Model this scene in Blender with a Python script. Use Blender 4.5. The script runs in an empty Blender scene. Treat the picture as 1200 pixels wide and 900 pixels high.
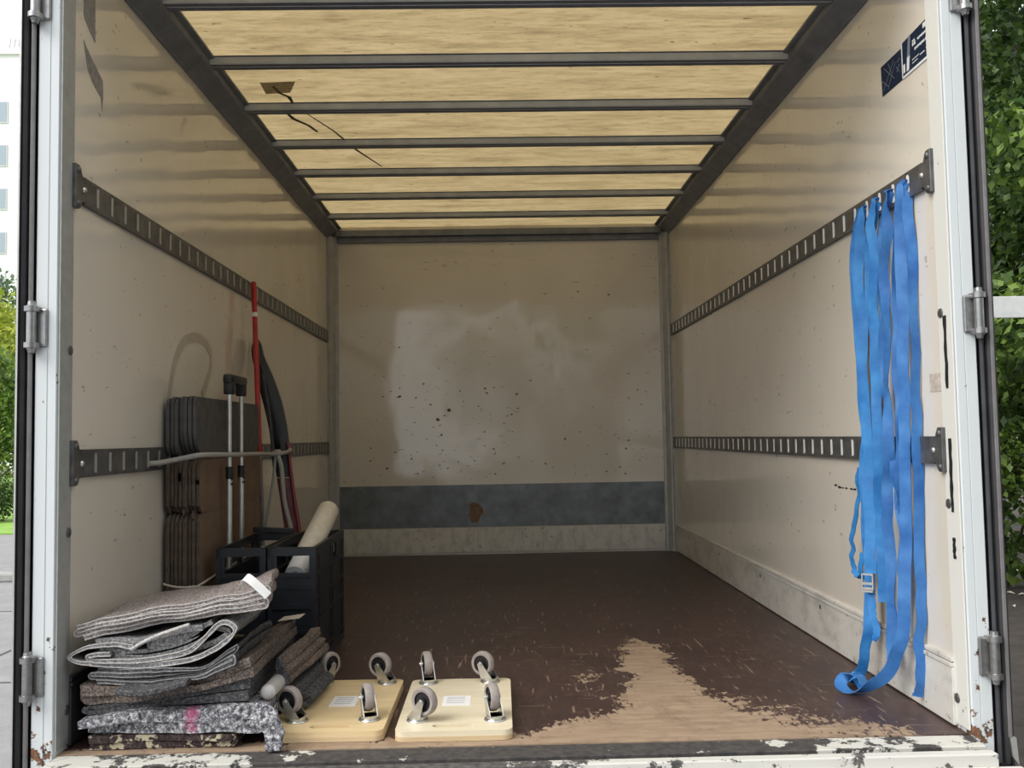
import bpy, bmesh, math, random
import numpy as np
from mathutils import Vector, Matrix, noise

random.seed(7)
D = bpy.data
S = bpy.context.scene
COL = S.collection
PI = math.pi

# ------------------------------------------------------------------ camera
cam_d = D.cameras.new('camera')
cam = D.objects.new('camera', cam_d)
COL.objects.link(cam)
cam_d.sensor_width = 36.0
cam_d.lens = 1080.0 / 1200.0 * 36.0
cam_d.clip_end = 600
up = Vector((0.0163, -0.0573, 0.9982))
fwd = Vector((0.0188, 0.9982, 0.0570)).normalized()
up = (up - fwd * up.dot(fwd)).normalized()
right = fwd.cross(up).normalized()
m = Matrix((right, up, -fwd)).transposed().to_4x4()
m.translation = Vector((-0.0377, -2.2043, 0.7072))
cam.matrix_world = m
S.camera = cam

# ------------------------------------------------------------------ world, light, exposure
S.view_settings.view_transform = 'Standard'
S.view_settings.look = 'None'
S.view_settings.exposure = 0.31
S.view_settings.gamma = 1.0
S.view_settings.use_curve_mapping = False

w = D.worlds.new('overcast_sky')
S.world = w
w.use_nodes = True
nt = w.node_tree
nt.nodes.clear()
out = nt.nodes.new('ShaderNodeOutputWorld')
bg = nt.nodes.new('ShaderNodeBackground')
tc = nt.nodes.new('ShaderNodeTexCoord')
sep = nt.nodes.new('ShaderNodeSeparateXYZ')
ramp = nt.nodes.new('ShaderNodeValToRGB')
ramp.color_ramp.elements[0].position = 0.0
ramp.color_ramp.elements[0].color = (0.80, 0.84, 0.88, 1)
ramp.color_ramp.elements[1].position = 1.0
ramp.color_ramp.elements[1].color = (1.0, 1.0, 1.0, 1)
nt.links.new(tc.outputs['Generated'], sep.inputs[0])
nt.links.new(sep.outputs['Z'], ramp.inputs[0])
nt.links.new(ramp.outputs[0], bg.inputs[0])
bg.inputs[1].default_value = 1.3
nt.links.new(bg.outputs[0], out.inputs[0])

sun_d = D.lights.new('sun', 'SUN')
sun = D.objects.new('sun', sun_d)
COL.objects.link(sun)
sun_d.energy = 2.4
sun_d.angle = math.radians(40)
sun_d.color = (1.0, 0.97, 0.92)
sun.rotation_euler = (math.radians(48), 0, math.radians(-55))   # hazy sun from behind left, high

# ------------------------------------------------------------------ materials
def lin(c):
    return tuple((x / 12.92 if x <= 0.04045 else ((x + 0.055) / 1.055) ** 2.4) for x in c)

class NT:
    def __init__(s, name):
        s.m = D.materials.new(name); s.m.use_nodes = True
        s.t = s.m.node_tree; s.n = s.t.nodes
        s.b = s.n['Principled BSDF']; s.out = s.n['Material Output']
        s.tc = s.n.new('ShaderNodeTexCoord')
    def link(s, a, b): s.t.links.new(a, b)
    def mapping(s, scale=(1, 1, 1), rot=(0, 0, 0), src='Object'):
        mp = s.n.new('ShaderNodeMapping'); mp.inputs['Scale'].default_value = scale
        mp.inputs['Rotation'].default_value = rot
        s.link(s.tc.outputs[src], mp.inputs[0]); return mp.outputs[0]
    def noise(s, scale, detail=4, rough=.6, vec=None, dist=0):
        x = s.n.new('ShaderNodeTexNoise'); x.inputs['Scale'].default_value = scale
        x.inputs['Detail'].default_value = detail; x.inputs['Roughness'].default_value = rough
        x.inputs['Distortion'].default_value = dist
        s.link(vec if vec is not None else s.tc.outputs['Object'], x.inputs['Vector']); return x.outputs['Fac']
    def ramp(s, fac, stops):
        r = s.n.new('ShaderNodeValToRGB'); e = r.color_ramp.elements
        while len(e) < len(stops): e.new(0.5)
        for i, (p, c) in enumerate(stops):
            e[i].position = p
            if isinstance(c, (int, float)): c = (c, c, c)
            e[i].color = (*c, 1)
        s.link(fac, r.inputs[0]); return r.outputs[0]
    def mix(s, fac, a, b, mode='MIX'):
        x = s.n.new('ShaderNodeMix'); x.data_type = 'RGBA'; x.blend_type = mode
        for v, i in ((fac, 0), (a, 6), (b, 7)):
            if isinstance(v, (int, float)): x.inputs[i].default_value = v if i == 0 else (v, v, v, 1)
            elif isinstance(v, tuple): x.inputs[i].default_value = (*v, 1)
            else: s.link(v, x.inputs[i])
        return x.outputs[2]
    def math(s, op, a, b=0.0, c=None):
        x = s.n.new('ShaderNodeMath'); x.operation = op
        for i, v in enumerate((a, b, c)):
            if v is None: continue
            if isinstance(v, (int, float)): x.inputs[i].default_value = v
            else: s.link(v, x.inputs[i])
        return x.outputs[0]
    def bump(s, h, strength=.3, dist=.01):
        x = s.n.new('ShaderNodeBump'); x.inputs['Strength'].default_value = strength
        x.inputs['Distance'].default_value = dist
        s.link(h, x.inputs['Height']); s.link(x.outputs[0], s.b.inputs['Normal'])
    def col(s, c):
        if isinstance(c, tuple): s.b.inputs['Base Color'].default_value = (*c, 1)
        else: s.link(c, s.b.inputs['Base Color'])
    def set(s, rough=None, metal=None, spec=None):
        for k, v in (('Roughness', rough), ('Metallic', metal), ('Specular IOR Level', spec)):
            if v is None: continue
            if isinstance(v, (int, float)): s.b.inputs[k].default_value = v
            else: s.link(v, s.b.inputs[k])

M = {}
def simple(name, c, rough=.5, metal=0, var=.12, scale=30, bump=0):
    n = NT(name)
    f = n.noise(scale)
    a = tuple(max(0, x * (1 - var)) for x in c); b = tuple(min(1, x * (1 + var)) for x in c)
    n.col(n.ramp(f, [(.3, a), (.7, b)]))
    n.set(rough, metal)
    if bump: n.bump(f, bump, .003)
    M[name] = n.m
    return n.m

simple('black_plastic', (.012, .014, .020), .42, 0, .3, 20)
simple('grip_black', (.012, .012, .014), .5)
simple('rubber', (.02, .02, .022), .6, 0, .3, 15)
simple('dark_seal', (.035, .036, .042), .55, 0, .35, 12)
simple('zinc', (.62, .62, .60), .28, .9, .12, 60)
simple('hinge_steel', (.34, .34, .34), .32, .9, .2, 60)
simple('alu_tube', (.70, .70, .68), .3, .85, .08, 40)
simple('tread', (.30, .265, .25), .65, 0, .15, 60)
simple('hub', (.012, .012, .016), .4)
simple('rail_steel', (.12, .12, .122), .45, .5, .35, 25)
simple('roof_steel', (.17, .18, .20), .5, .2, .2, 14)
simple('batten_lit', (.42, .44, .44), .5, 0, .12, 14)
simple('batten_shaded', (.115, .125, .155), .5, .1, .12, 14)
simple('post_steel', (.36, .365, .355), .45, .15, .15, 14)
simple('silver_edge', (.5, .5, .48), .4, .5)
simple('slot_lit', (.86, .86, .84), .45, .1)
simple('slot_dim', (.42, .415, .40), .45, .3)
simple('inner_grey', (.34, .35, .34), .5, .1)
simple('dark_void', (.006, .006, .007), .8)
simple('rivet', (.12, .12, .12), .4, .5)
simple('paper_white', (.82, .82, .82), .6, 0, .04)
simple('label_grey', (.45, .45, .48), .6, 0, .05)
simple('red_paint', (.42, .022, .025), .38, 0, .15, 20)
simple('dark_red', (.20, .025, .03), .4)
simple('maroon', (.16, .045, .05), .5, 0, .25, 20)
simple('grey_tube', (.22, .21, .21), .45, .3)
simple('rope', (.34, .33, .31), .85, 0, .25, 300, .5)
simple('string', (.55, .50, .42), .8)
simple('sticker_blue', (.010, .020, .045), .7, 0, .2, 30); M['sticker_blue'].node_tree.nodes['Principled BSDF'].inputs['Specular IOR Level'].default_value = .15
simple('sticker_white', (.72, .74, .76), .4)
simple('sticker_grey', (.16, .19, .24), .4)
simple('torn_sticker', (.25, .24, .235), .6, 0, .3, 60)
simple('scuff_brown', (.15, .12, .09), .7, 0, .4, 40)
simple('scuff_soft', (.49, .44, .375), .5, 0, .1, 40)
simple('tape_beige', (.50, .44, .38), .6, 0, .25, 50)
simple('brown_tear', (.20, .125, .075), .8, 0, .3, 40)
simple('patch_dark', (.20, .15, .10), .6, 0, .3, 60)
simple('roof_shadow_dark', (.10, .085, .06), .6)
simple('steel_blue_band', (.165, .185, .205), .4, .3, .3, 11)
simple('roll_beige', (.60, .545, .45), .55, 0, .1, 40)
simple('roll_white', (.82, .82, .84), .5)
simple('roll_pale', (.45, .44, .43), .6)
simple('cardboard', (.165, .108, .073), .8, 0, .15, 15)
simple('cardboard_dark', (.085, .065, .05), .85, 0, .4, 30)
simple('felt_pad', (.075, .073, .073), .85, 0, .25, 25, .3)
simple('concrete_wall', (.80, .80, .79), .8, 0, .04, .3)
simple('window_frame', (.55, .56, .58), .6)
simple('kerb', (.30, .30, .29), .8, 0, .2, 6)
simple('sign_white', (.68, .70, .70), .6, 0, .12, 8)
simple('bark', (.06, .045, .032), .9, 0, .4, 12, .6)
simple('antenna', (.35, .36, .38), .5, .5)
n = NT('pane'); n.col((.32, .38, .44)); n.set(.08, 0, .8); M['pane'] = n.m

# glossy painted plywood wall lining, yellowed off-white with scratches
n = NT('wall_paint')
f1 = n.noise(1.3, 3); f2 = n.noise(9, 5)
c = n.ramp(f1, [(.3, (.64, .60, .53)), (.7, (.72, .675, .60))])
f3 = n.noise(22, 2, .5, n.mapping((1, 1, 2.2)))
c = n.mix(n.math('MULTIPLY', n.ramp(f3, [(.70, 0.0), (.74, 1.0)]), .55), c, (.27, .22, .17))
f4 = n.noise(7, 2, .5, n.mapping((1, 3, 14)))
c = n.mix(n.math('MULTIPLY', n.ramp(f4, [(.72, 0.0), (.76, 1.0)]), .3), c, (.33, .28, .22))
n.col(c)
n.set(n.ramp(f2, [(.3, .06), (.75, .13)]), 0, .8)
n.bump(n.math('ADD', n.noise(2.6, 2, .45), n.math('MULTIPLY', n.noise(16, 2, .5, n.mapping((1, 1, .35))), .07)), .13, .05)
M['wall_paint'] = n.m
n = NT('kick_paint')
f = n.noise(11, 6, .7, n.mapping((2, .6, 1)))
c = n.ramp(f, [(.3, (.40, .385, .36)), (.5, (.60, .58, .54)), (.72, (.67, .65, .61))])
f3 = n.noise(40, 2, .5)
c = n.mix(n.math('MULTIPLY', n.ramp(f3, [(.68, 0.0), (.72, 1.0)]), .6), c, (.14, .12, .10))
n.col(c); n.set(.4); n.bump(f, .15, .004)
M['kick_paint'] = n.m

# white post paint, flaking near the bottom
def flake(name, base, under, lo, hi, zfade=None, scale=22, xb=None):
    n = NT(name)
    f = n.noise(scale, 6, .7)
    if zfade:
        s = n.n.new('ShaderNodeSeparateXYZ'); g = n.n.new('ShaderNodeNewGeometry')
        n.link(g.outputs['Position'], s.inputs[0])
        mr = n.n.new('ShaderNodeMapRange')
        n.link(s.outputs['Z'], mr.inputs[0])
        mr.inputs[1].default_value = zfade[0]; mr.inputs[2].default_value = zfade[1]
        mr.inputs[3].default_value = zfade[2]; mr.inputs[4].default_value = 0
        f = n.math('ADD', f, mr.outputs[0])
    if xb:
        s = n.n.new('ShaderNodeSeparateXYZ'); n.link(n.tc.outputs['Object'], s.inputs[0])
        mr = n.n.new('ShaderNodeMapRange'); n.link(s.outputs['X'], mr.inputs[0])
        mr.inputs[1].default_value = -1.05; mr.inputs[2].default_value = 1.05; mr.inputs[3].default_value = 0; mr.inputs[4].default_value = 1
        f = n.math('ADD', f, n.ramp(mr.outputs[0], xb))
    k = n.ramp(f, [(lo, 0.0), (hi, 1.0)])
    f2 = n.noise(60, 2)
    u = n.ramp(f2, [(.35, under[0]), (.65, under[1])])
    n.col(n.mix(k, base, u)); n.set(n.ramp(k, [(0, .38), (1, .8)]))
    n.bump(n.math('SUBTRACT', 1.0, k), .5, .002)
    M[name] = n.m
flake('post_white', (.64, .675, .69), ((.07, .05, .04), (.22, .10, .05)), .66, .68, (-.05, .35, .16))
flake('post_return', (.70, .70, .66), ((.12, .09, .06), (.25, .20, .15)), .70, .73, (-.05, .5, .10))
flake('sill_dark', (.60, .59, .54), ((.035, .034, .036), (.075, .066, .06)), .52, .55, None, 13, [(0, .02), (.22, .03), (.30, .16), (.70, .25), (.80, .08), (.92, .0), (1, -.1)])
flake('sill_white', (.62, .61, .57), ((.05, .05, .052), (.12, .11, .10)), .58, .61, None, 13, [(0, .25), (.45, .30), (.55, .08), (.8, 0), (1, 0)])

# floor: brown phenolic film, worn through to plywood where attr 'wear' > 0
n = NT('floor_film')
at = n.n.new('ShaderNodeAttribute'); at.attribute_name = 'wear'
f1 = n.noise(7, 8, .72, n.mapping((1.0, 1.6, 1), (0, 0, .5)), .4)
f1b = n.noise(45, 4, .7, n.mapping((1.6, .7, 1), (0, 0, -.5)))
v = n.math('ADD', at.outputs['Fac'], n.math('MULTIPLY', n.math('SUBTRACT', f1, .5), .55))
v = n.math('ADD', v, n.math('MULTIPLY', n.math('SUBTRACT', f1b, .5), .42))
k = n.ramp(v, [(.0, 0.0), (.02, 1.0)])
brown = n.ramp(n.noise(3.5, 5, .65), [(.3, (.034, .020, .019)), (.7, (.066, .036, .032))])
grey = n.ramp(n.noise(16, 6, .7, n.mapping((2.5, .7, 1))), [(.52, 0.0), (.75, .55)])
brown = n.mix(grey, brown, (.105, .078, .07))
wood = n.ramp(n.noise(10, 6, .6, n.mapping((.6, 5, 1))), [(.25, (.24, .165, .11)), (.75, (.40, .30, .21))])
wood = n.mix(n.ramp(n.noise(14, 6, .75, None, .5), [(.48, 0.0), (.72, .75)]), wood, (.155, .10, .07))
sc = n.noise(170, 2, .5, n.mapping((.6, .05, 1), (0, 0, .35)))
sc2 = n.noise(120, 2, .5, n.mapping((.05, .8, 1), (0, 0, .6)))
sc3 = n.noise(55, 4, .7)
skm = n.math('MAXIMUM', n.ramp(sc3, [(.66, 0.0), (.70, .9)]), n.math('MAXIMUM', n.ramp(sc, [(.67, 0.0), (.70, 1.0)]), n.ramp(sc2, [(.69, 0.0), (.72, 1.0)])))
# scratches fade with distance from the door (fewer where loads are not dragged)
sp = n.n.new('ShaderNodeSeparateXYZ'); n.link(n.tc.outputs['Object'], sp.inputs[0])
mr = n.n.new('ShaderNodeMapRange'); n.link(sp.outputs['Y'], mr.inputs[0])
mr.inputs[1].default_value = .1; mr.inputs[2].default_value = 2.2; mr.inputs[3].default_value = .85; mr.inputs[4].default_value = .12
brown = n.mix(n.math('MULTIPLY', skm, mr.outputs[0]), brown, (.26, .18, .13))
n.col(n.mix(k, brown, wood))
n.set(n.ramp(k, [(0, .40), (1, .7)]), 0, .4)
n.bump(n.math('SUBTRACT', 1.0, k), .4, .0015)
M['floor_film'] = n.m

# roof: translucent GRP sheet
n = NT('grp_roof')
n.n.remove(n.b)
f = n.noise(5, 7, .7, n.mapping((.5, 3.2, 1)), .6)
fb = n.noise(28, 5, .7, n.mapping((.45, 2, 1)))
cc = n.ramp(f, [(.25, (.54, .47, .33)), (.5, (.75, .66, .48)), (.75, (.84, .76, .58))])
cc = n.mix(n.ramp(fb, [(.50, 0.0), (.78, .6)]), cc, (.38, .31, .20))
fs = n.noise(34, 2, .5, n.mapping((.55, 1.6, 1)))
cc = n.mix(n.ramp(fs, [(.70, 0.0), (.74, .7)]), cc, (.20, .15, .09))
tr = n.n.new('ShaderNodeBsdfTranslucent'); df = n.n.new('ShaderNodeBsdfDiffuse'); gl = n.n.new('ShaderNodeBsdfGlossy')
n.link(cc, tr.inputs[0]); n.link(cc, df.inputs[0])
gl.inputs['Roughness'].default_value = .35
m1 = n.n.new('ShaderNodeMixShader'); m1.inputs[0].default_value = .64
n.link(df.outputs[0], m1.inputs[1]); n.link(tr.outputs[0], m1.inputs[2])
m2 = n.n.new('ShaderNodeMixShader'); m2.inputs[0].default_value = .04
n.link(m1.outputs[0], m2.inputs[1]); n.link(gl.outputs[0], m2.inputs[2])
n.link(m2.outputs[0], n.out.inputs[0])
M['grp_roof'] = n.m

n = NT('grp_shadow_patch'); n.n.remove(n.b)
tr = n.n.new('ShaderNodeBsdfTranslucent'); n.link(n.ramp(n.noise(60), [(.3, (.34, .32, .28)), (.7, (.55, .52, .46))]), tr.inputs[0]); n.link(tr.outputs[0], n.out.inputs[0]); M['grp_shadow_patch'] = n.m
# plywood boards of the dollies
def ply(name, a, b):
    n = NT(name)
    f = n.noise(6, 6, .6, n.mapping((.7, 7, 3)), .5)
    n.col(n.ramp(f, [(.25, a), (.75, b)])); n.set(.45); M[name] = n.m
ply('ply_light', (.66, .58, .41), (.78, .70, .53))
ply('ply_tan', (.62, .47, .25), (.76, .60, .36))
ply('ply_edge', (.50, .36, .20), (.66, .52, .33))

# felt moving blankets
def felt(name, a, b, c, s1=170, coarse=None):
    n = NT(name)
    f1 = n.noise(s1, 3, .8); f2 = n.noise(s1 * .37, 4, .7)
    col = n.ramp(f1, [(.36, a), (.5, b), (.64, c)])
    col = n.mix(n.ramp(f2, [(.35, 0.0), (.7, .5)]), col, tuple(x * .55 for x in b))
    if coarse:
        f3 = n.noise(coarse[0], 3, .6)
        col = n.mix(n.ramp(f3, [(.55, 0.0), (.60, 1.0)]), col, coarse[1])
    n.col(col); n.set(.95, 0, .1); n.bump(f1, .8, .004); M[name] = n.m
felt('felt_brown_grey', (.09, .072, .068), (.27, .235, .225), (.56, .50, .48))
felt('felt_grey', (.09, .09, .095), (.25, .245, .25), (.52, .51, .51))
felt('felt_dark', (.035, .035, .038), (.085, .085, .09), (.20, .19, .19))
felt('felt_brown', (.055, .045, .040), (.16, .13, .115), (.36, .30, .26))
felt('felt_salt', (.02, .02, .026), (.20, .20, .22), (.74, .74, .76), 95)
felt('felt_motley', (.03, .022, .024), (.06, .045, .045), (.12, .09, .085), 120, (36, (.46, .41, .30)))
felt('felt_edge', (.34, .32, .31), (.52, .50, .48), (.74, .72, .70), 240)
felt('felt_hem_mid', (.16, .16, .165), (.27, .27, .275), (.42, .41, .41), 240)
felt('felt_hem_dark', (.10, .10, .10), (.16, .16, .16), (.26, .25, .25), 240)
# pink dye smudge on the salt-and-pepper blanket
mt = M['felt_salt']; tt = mt.node_tree; bs = tt.nodes['Principled BSDF']
src = bs.inputs['Base Color'].links[0].from_socket
tcn = tt.nodes.new('ShaderNodeTexCoord'); mpn = tt.nodes.new('ShaderNodeMapping'); mpn.vector_type = 'POINT'
mpn.inputs['Location'].default_value = (-.040 * 62, .24 * 12, -.042 * 18); mpn.inputs['Scale'].default_value = (62, 12, 18)
tt.links.new(tcn.outputs['Object'], mpn.inputs[0])
ln_ = tt.nodes.new('ShaderNodeVectorMath'); ln_.operation = 'LENGTH'; tt.links.new(mpn.outputs[0], ln_.inputs[0])
nz = tt.nodes.new('ShaderNodeTexNoise'); nz.inputs['Scale'].default_value = 70; tt.links.new(tcn.outputs['Object'], nz.inputs['Vector'])
ad = tt.nodes.new('ShaderNodeMath'); ad.operation = 'MULTIPLY_ADD'; ad.inputs[1].default_value = 2.4; tt.links.new(nz.outputs['Fac'], ad.inputs[0]); tt.links.new(ln_.outputs['Value'], ad.inputs[2])
rp = tt.nodes.new('ShaderNodeValToRGB'); rp.color_ramp.elements[0].position = .35; rp.color_ramp.elements[0].color = (1, 1, 1, 1); rp.color_ramp.elements[1].position = .8; rp.color_ramp.elements[1].color = (0, 0, 0, 1)
dv = tt.nodes.new('ShaderNodeMath'); dv.operation = 'DIVIDE'; dv.inputs[1].default_value = 3.0; tt.links.new(ad.outputs[0], dv.inputs[0]); tt.links.new(dv.outputs[0], rp.inputs[0])
mxn = tt.nodes.new('ShaderNodeMix'); mxn.data_type = 'RGBA'; tt.links.new(rp.outputs[0], mxn.inputs[0]); tt.links.new(src, mxn.inputs[6]); mxn.inputs[7].default_value = (.46, .07, .20, 1)
tt.links.new(mxn.outputs[2], bs.inputs['Base Color'])

# blue polyester webbing
def strap_mat(name, a, b):
    n = NT(name)
    wv = n.n.new('ShaderNodeTexWave'); wv.inputs['Scale'].default_value = 260; wv.bands_direction = 'Z'
    n.link(n.tc.outputs['Object'], wv.inputs[0])
    f = n.noise(12, 4)
    n.col(n.mix(n.math('MULTIPLY', wv.outputs['Fac'], .25), n.ramp(f, [(.3, a), (.7, b)]), tuple(x * .6 for x in a)))
    n.set(.55, 0, .35); n.bump(wv.outputs['Fac'], .25, .001); M[name] = n.m
strap_mat('strap_blue', (.010, .125, .40), (.055, .29, .66))
strap_mat('strap_violet', (.018, .11, .37), (.075, .25, .58))

def leafmat(name, a, b):
    n = NT(name); oi = n.noise(3.0, 3); g = n.n.new('ShaderNodeNewGeometry')
    r = n.ramp(g.outputs['Random Per Island'], [(0, a), (1, b)])
    n.col(r); n.set(.5)
    t = n.n.new('ShaderNodeBsdfTranslucent'); n.link(r, t.inputs[0])
    mx = n.n.new('ShaderNodeMixShader'); mx.inputs[0].default_value = .35
    n.link(n.b.outputs[0], mx.inputs[1]); n.link(t.outputs[0], mx.inputs[2]); n.link(mx.outputs[0], n.out.inputs[0])
    M[name] = n.m
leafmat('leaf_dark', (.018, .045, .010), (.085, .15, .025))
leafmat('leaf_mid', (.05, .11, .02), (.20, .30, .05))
leafmat('leaf_yellow', (.22, .30, .03), (.48, .50, .08))
leafmat('leaf_grey', (.06, .11, .05), (.17, .24, .12))
leafmat('grass_blade', (.12, .25, .03), (.30, .45, .08))

def ground_mat(name, a, b, s=3, dark=None):
    n = NT(name); f = n.noise(s, 8, .75)
    n.col(n.ramp(f, [(.3, a), (.7, b)])); n.set(.9); n.bump(n.noise(s * 30, 3), .4, .01); M[name] = n.m
ground_mat('asphalt', (.20, .195, .20), (.28, .275, .28))
ground_mat('soil', (.022, .018, .015), (.075, .06, .05), 5)
ground_mat('grass_ground', (.13, .27, .035), (.26, .42, .07), 4)

# ------------------------------------------------------------------ mesh helpers
OFF = {}           # world origin of every parented tree, so parts can be built in world coordinates

def nbm(): return bmesh.new()

def box(bm, a, b, bev=0.0):
    a = Vector(a); b = Vector(b)
    r = bmesh.ops.create_cube(bm, size=1.0)
    vs = r['verts']
    bmesh.ops.scale(bm, vec=(b - a), verts=vs)
    bmesh.ops.translate(bm, vec=(a + b) / 2, verts=vs)
    if bev:
        es = list({e for v in vs for e in v.link_edges})
        bmesh.ops.bevel(bm, geom=es, offset=bev, segments=2, profile=.5, affect='EDGES')
    return vs

def frame_of(d):
    d = d.normalized()
    u = d.orthogonal().normalized()
    return u, d.cross(u)

def tube(bm, pts, r, seg=8, cap=True, up=None):
    pts = [Vector(p) for p in pts]
    rs = r if isinstance(r, (list, tuple)) else [r] * len(pts)
    rings = []
    u = None
    for i, p in enumerate(pts):
        d = (pts[min(i + 1, len(pts) - 1)] - pts[max(i - 1, 0)]).normalized()
        if u is None: u = d.orthogonal().normalized()
        u = (u - d * u.dot(d))
        u = u.normalized() if u.length > 1e-5 else d.orthogonal().normalized()
        v = d.cross(u)
        rings.append([bm.verts.new(p + (u * math.cos(2 * PI * k / seg) + v * math.sin(2 * PI * k / seg)) * rs[i]) for k in range(seg)])
    for a, b in zip(rings, rings[1:]):
        for k in range(seg):
            bm.faces.new((a[k], a[(k + 1) % seg], b[(k + 1) % seg], b[k]))
    if cap:
        bm.faces.new(list(reversed(rings[0]))); bm.faces.new(rings[-1])

def lathe(bm, prof, origin, axis, seg=24):
    """prof: list of (radius, along axis); closed loop if first == last"""
    axis = Vector(axis).normalized(); origin = Vector(origin)
    u, v = frame_of(axis)
    rings = []
    for r, t in prof:
        if r < 1e-6: rings.append([bm.verts.new(origin + axis * t)])
        else: rings.append([bm.verts.new(origin + axis * t + (u * math.cos(2 * PI * k / seg) + v * math.sin(2 * PI * k / seg)) * r) for k in range(seg)])
    for a, b in zip(rings, rings[1:]):
        for k in range(seg):
            k2 = (k + 1) % seg
            if len(a) == 1 and len(b) == 1: continue
            if len(a) == 1: bm.faces.new((a[0], b[k2], b[k]))
            elif len(b) == 1: bm.faces.new((a[k], a[k2], b[0]))
            else: bm.faces.new((a[k], a[k2], b[k2], b[k]))

def prism(bm, poly, d):
    """poly: 3D planar points; extruded by vector d"""
    d = Vector(d)
    a = [bm.verts.new(Vector(p)) for p in poly]
    b = [bm.verts.new(Vector(p) + d) for p in poly]
    n_ = len(a)
    bm.faces.new(a); bm.faces.new(list(reversed(b)))
    for i in range(n_):
        bm.faces.new((a[i], b[i], b[(i + 1) % n_], a[(i + 1) % n_]))

def ribbon(bm, pts, wdirs, width, t=.002):
    """flat webbing: centreline pts, width directions, thickness t"""
    pts = [Vector(p) for p in pts]; n_ = len(pts)
    rows = []
    for i, p in enumerate(pts):
        d = (pts[min(i + 1, n_ - 1)] - pts[max(i - 1, 0)])
        d = d.normalized() if d.length > 1e-7 else Vector((0, 0, -1))
        wd = Vector(wdirs[i]); wd = (wd - d * wd.dot(d)); wd = wd.normalized() if wd.length > 1e-5 else d.orthogonal().normalized()
        nn = d.cross(wd)
        wi = width[i] if isinstance(width, (list, tuple)) else width
        rows.append([bm.verts.new(p + wd * (sx * wi / 2) + nn * (sn * t / 2)) for sx, sn in ((-1, -1), (1, -1), (1, 1), (-1, 1))])
    for a, b in zip(rows, rows[1:]):
        for k in range(4):
            bm.faces.new((a[k], a[(k + 1) % 4], b[(k + 1) % 4], b[k]))
    bm.faces.new(list(reversed(rows[0]))); bm.faces.new(rows[-1])

def smooth_path(pts, sub=6):
    """Catmull-Rom through the control points"""
    pts = [Vector(p) for p in pts]
    res = []
    for i in range(len(pts) - 1):
        p0 = pts[max(i - 1, 0)]; p1 = pts[i]; p2 = pts[i + 1]; p3 = pts[min(i + 2, len(pts) - 1)]
        for k in range(sub):
            t = k / sub
            res.append(.5 * ((2 * p1) + (p2 - p0) * t + (2 * p0 - 5 * p1 + 4 * p2 - p3) * t * t + (3 * p1 - p0 - 3 * p2 + p3) * t ** 3))
    res.append(pts[-1])
    return res

def obj(name, bm, mat, parent=None, smooth=False, mats=None):
    bmesh.ops.recalc_face_normals(bm, faces=bm.faces)
    me = D.meshes.new(name)
    if parent is not None:
        o0 = OFF[parent.name]
    else:
        xs = [v.co for v in bm.verts]
        lo = Vector((min(v.x for v in xs), min(v.y for v in xs), min(v.z for v in xs)))
        hi = Vector((max(v.x for v in xs), max(v.y for v in xs), max(v.z for v in xs)))
        o0 = Vector(((lo.x + hi.x) / 2, (lo.y + hi.y) / 2, lo.z))
    bmesh.ops.translate(bm, vec=-o0, verts=bm.verts)
    bm.to_mesh(me); bm.free()
    for mm in (mats or [mat]): me.materials.append(M[mm])
    if smooth:
        me.polygons.foreach_set('use_smooth', [True] * len(me.polygons))
        try: me.set_sharp_from_angle(angle=math.radians(smooth if smooth is not True else 40))
        except Exception: pass
    o = D.objects.new(name, me); COL.objects.link(o)
    if parent is not None: o.parent = parent
    else: o.location = o0
    OFF[o.name] = o0
    return o

def thing(name, label, cat, loc=(0, 0, 0), group=None):
    o = D.objects.new(name, None); COL.objects.link(o)
    o.empty_display_size = .05
    o.location = loc; OFF[o.name] = Vector(loc)
    return tag(o, label, cat, group)

def tag(o, label, cat, group=None):
    o['label'] = label; o['category'] = cat
    if group: o['group'] = group
    return o

def struct(o, label=None):
    o['kind'] = 'structure'
    if label: o['label'] = label
    return o

def plabel(o, label): o['label'] = label; return o

# ------------------------------------------------------------------ truck body: dimensions
L = 3.43; HW = 1.05; ZC = 2.01            # inner length, half width, roof skin

# floor with wear attribute
def seg_d(p, a, b):
    ab = b - a; t = np.clip(((p - a) @ ab) / (ab @ ab), 0, 1)
    return np.linalg.norm(p - (a + t[:, None] * ab), axis=1)
def sdf(P, poly):
    poly = np.array(poly, float); inside = np.zeros(len(P), bool); d = np.full(len(P), 9.0)
    for i in range(len(poly)):
        a = poly[i]; b = poly[(i + 1) % len(poly)]
        d = np.minimum(d, seg_d(P, a, b))
        with np.errstate(divide='ignore', invalid='ignore'):
            c_ = ((a[1] > P[:, 1]) != (b[1] > P[:, 1])) & (P[:, 0] < (b[0] - a[0]) * (P[:, 1] - a[1]) / (b[1] - a[1] + 1e-12) + a[0])
        inside ^= c_
    return np.where(inside, d, -d)

main_poly = [(.425, 1.0), (.49, .91), (.475, .6), (.50, .42), (.53, .26), (.60, .11), (.72, -.01), (.80, -.06), (-.3, -.06), (-.25, -.03),
             (.02, .0), (.115, .078), (.213, .19), (.294, .235), (.35, .46), (.355, .71)]
patchy = [(.10, .68), (.17, .85), (.35, .70), (.33, .26), (.19, .2), (.09, .45)]
right_thin = [(.48, .42), (.62, .30), (.86, .06), (.9, -.05), (.6, -.05)]
edge_strip = [(-1.05, -.06), (1.0, -.06), (.75, -.02), (-.3, .01), (-1.05, -.005)]

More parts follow.
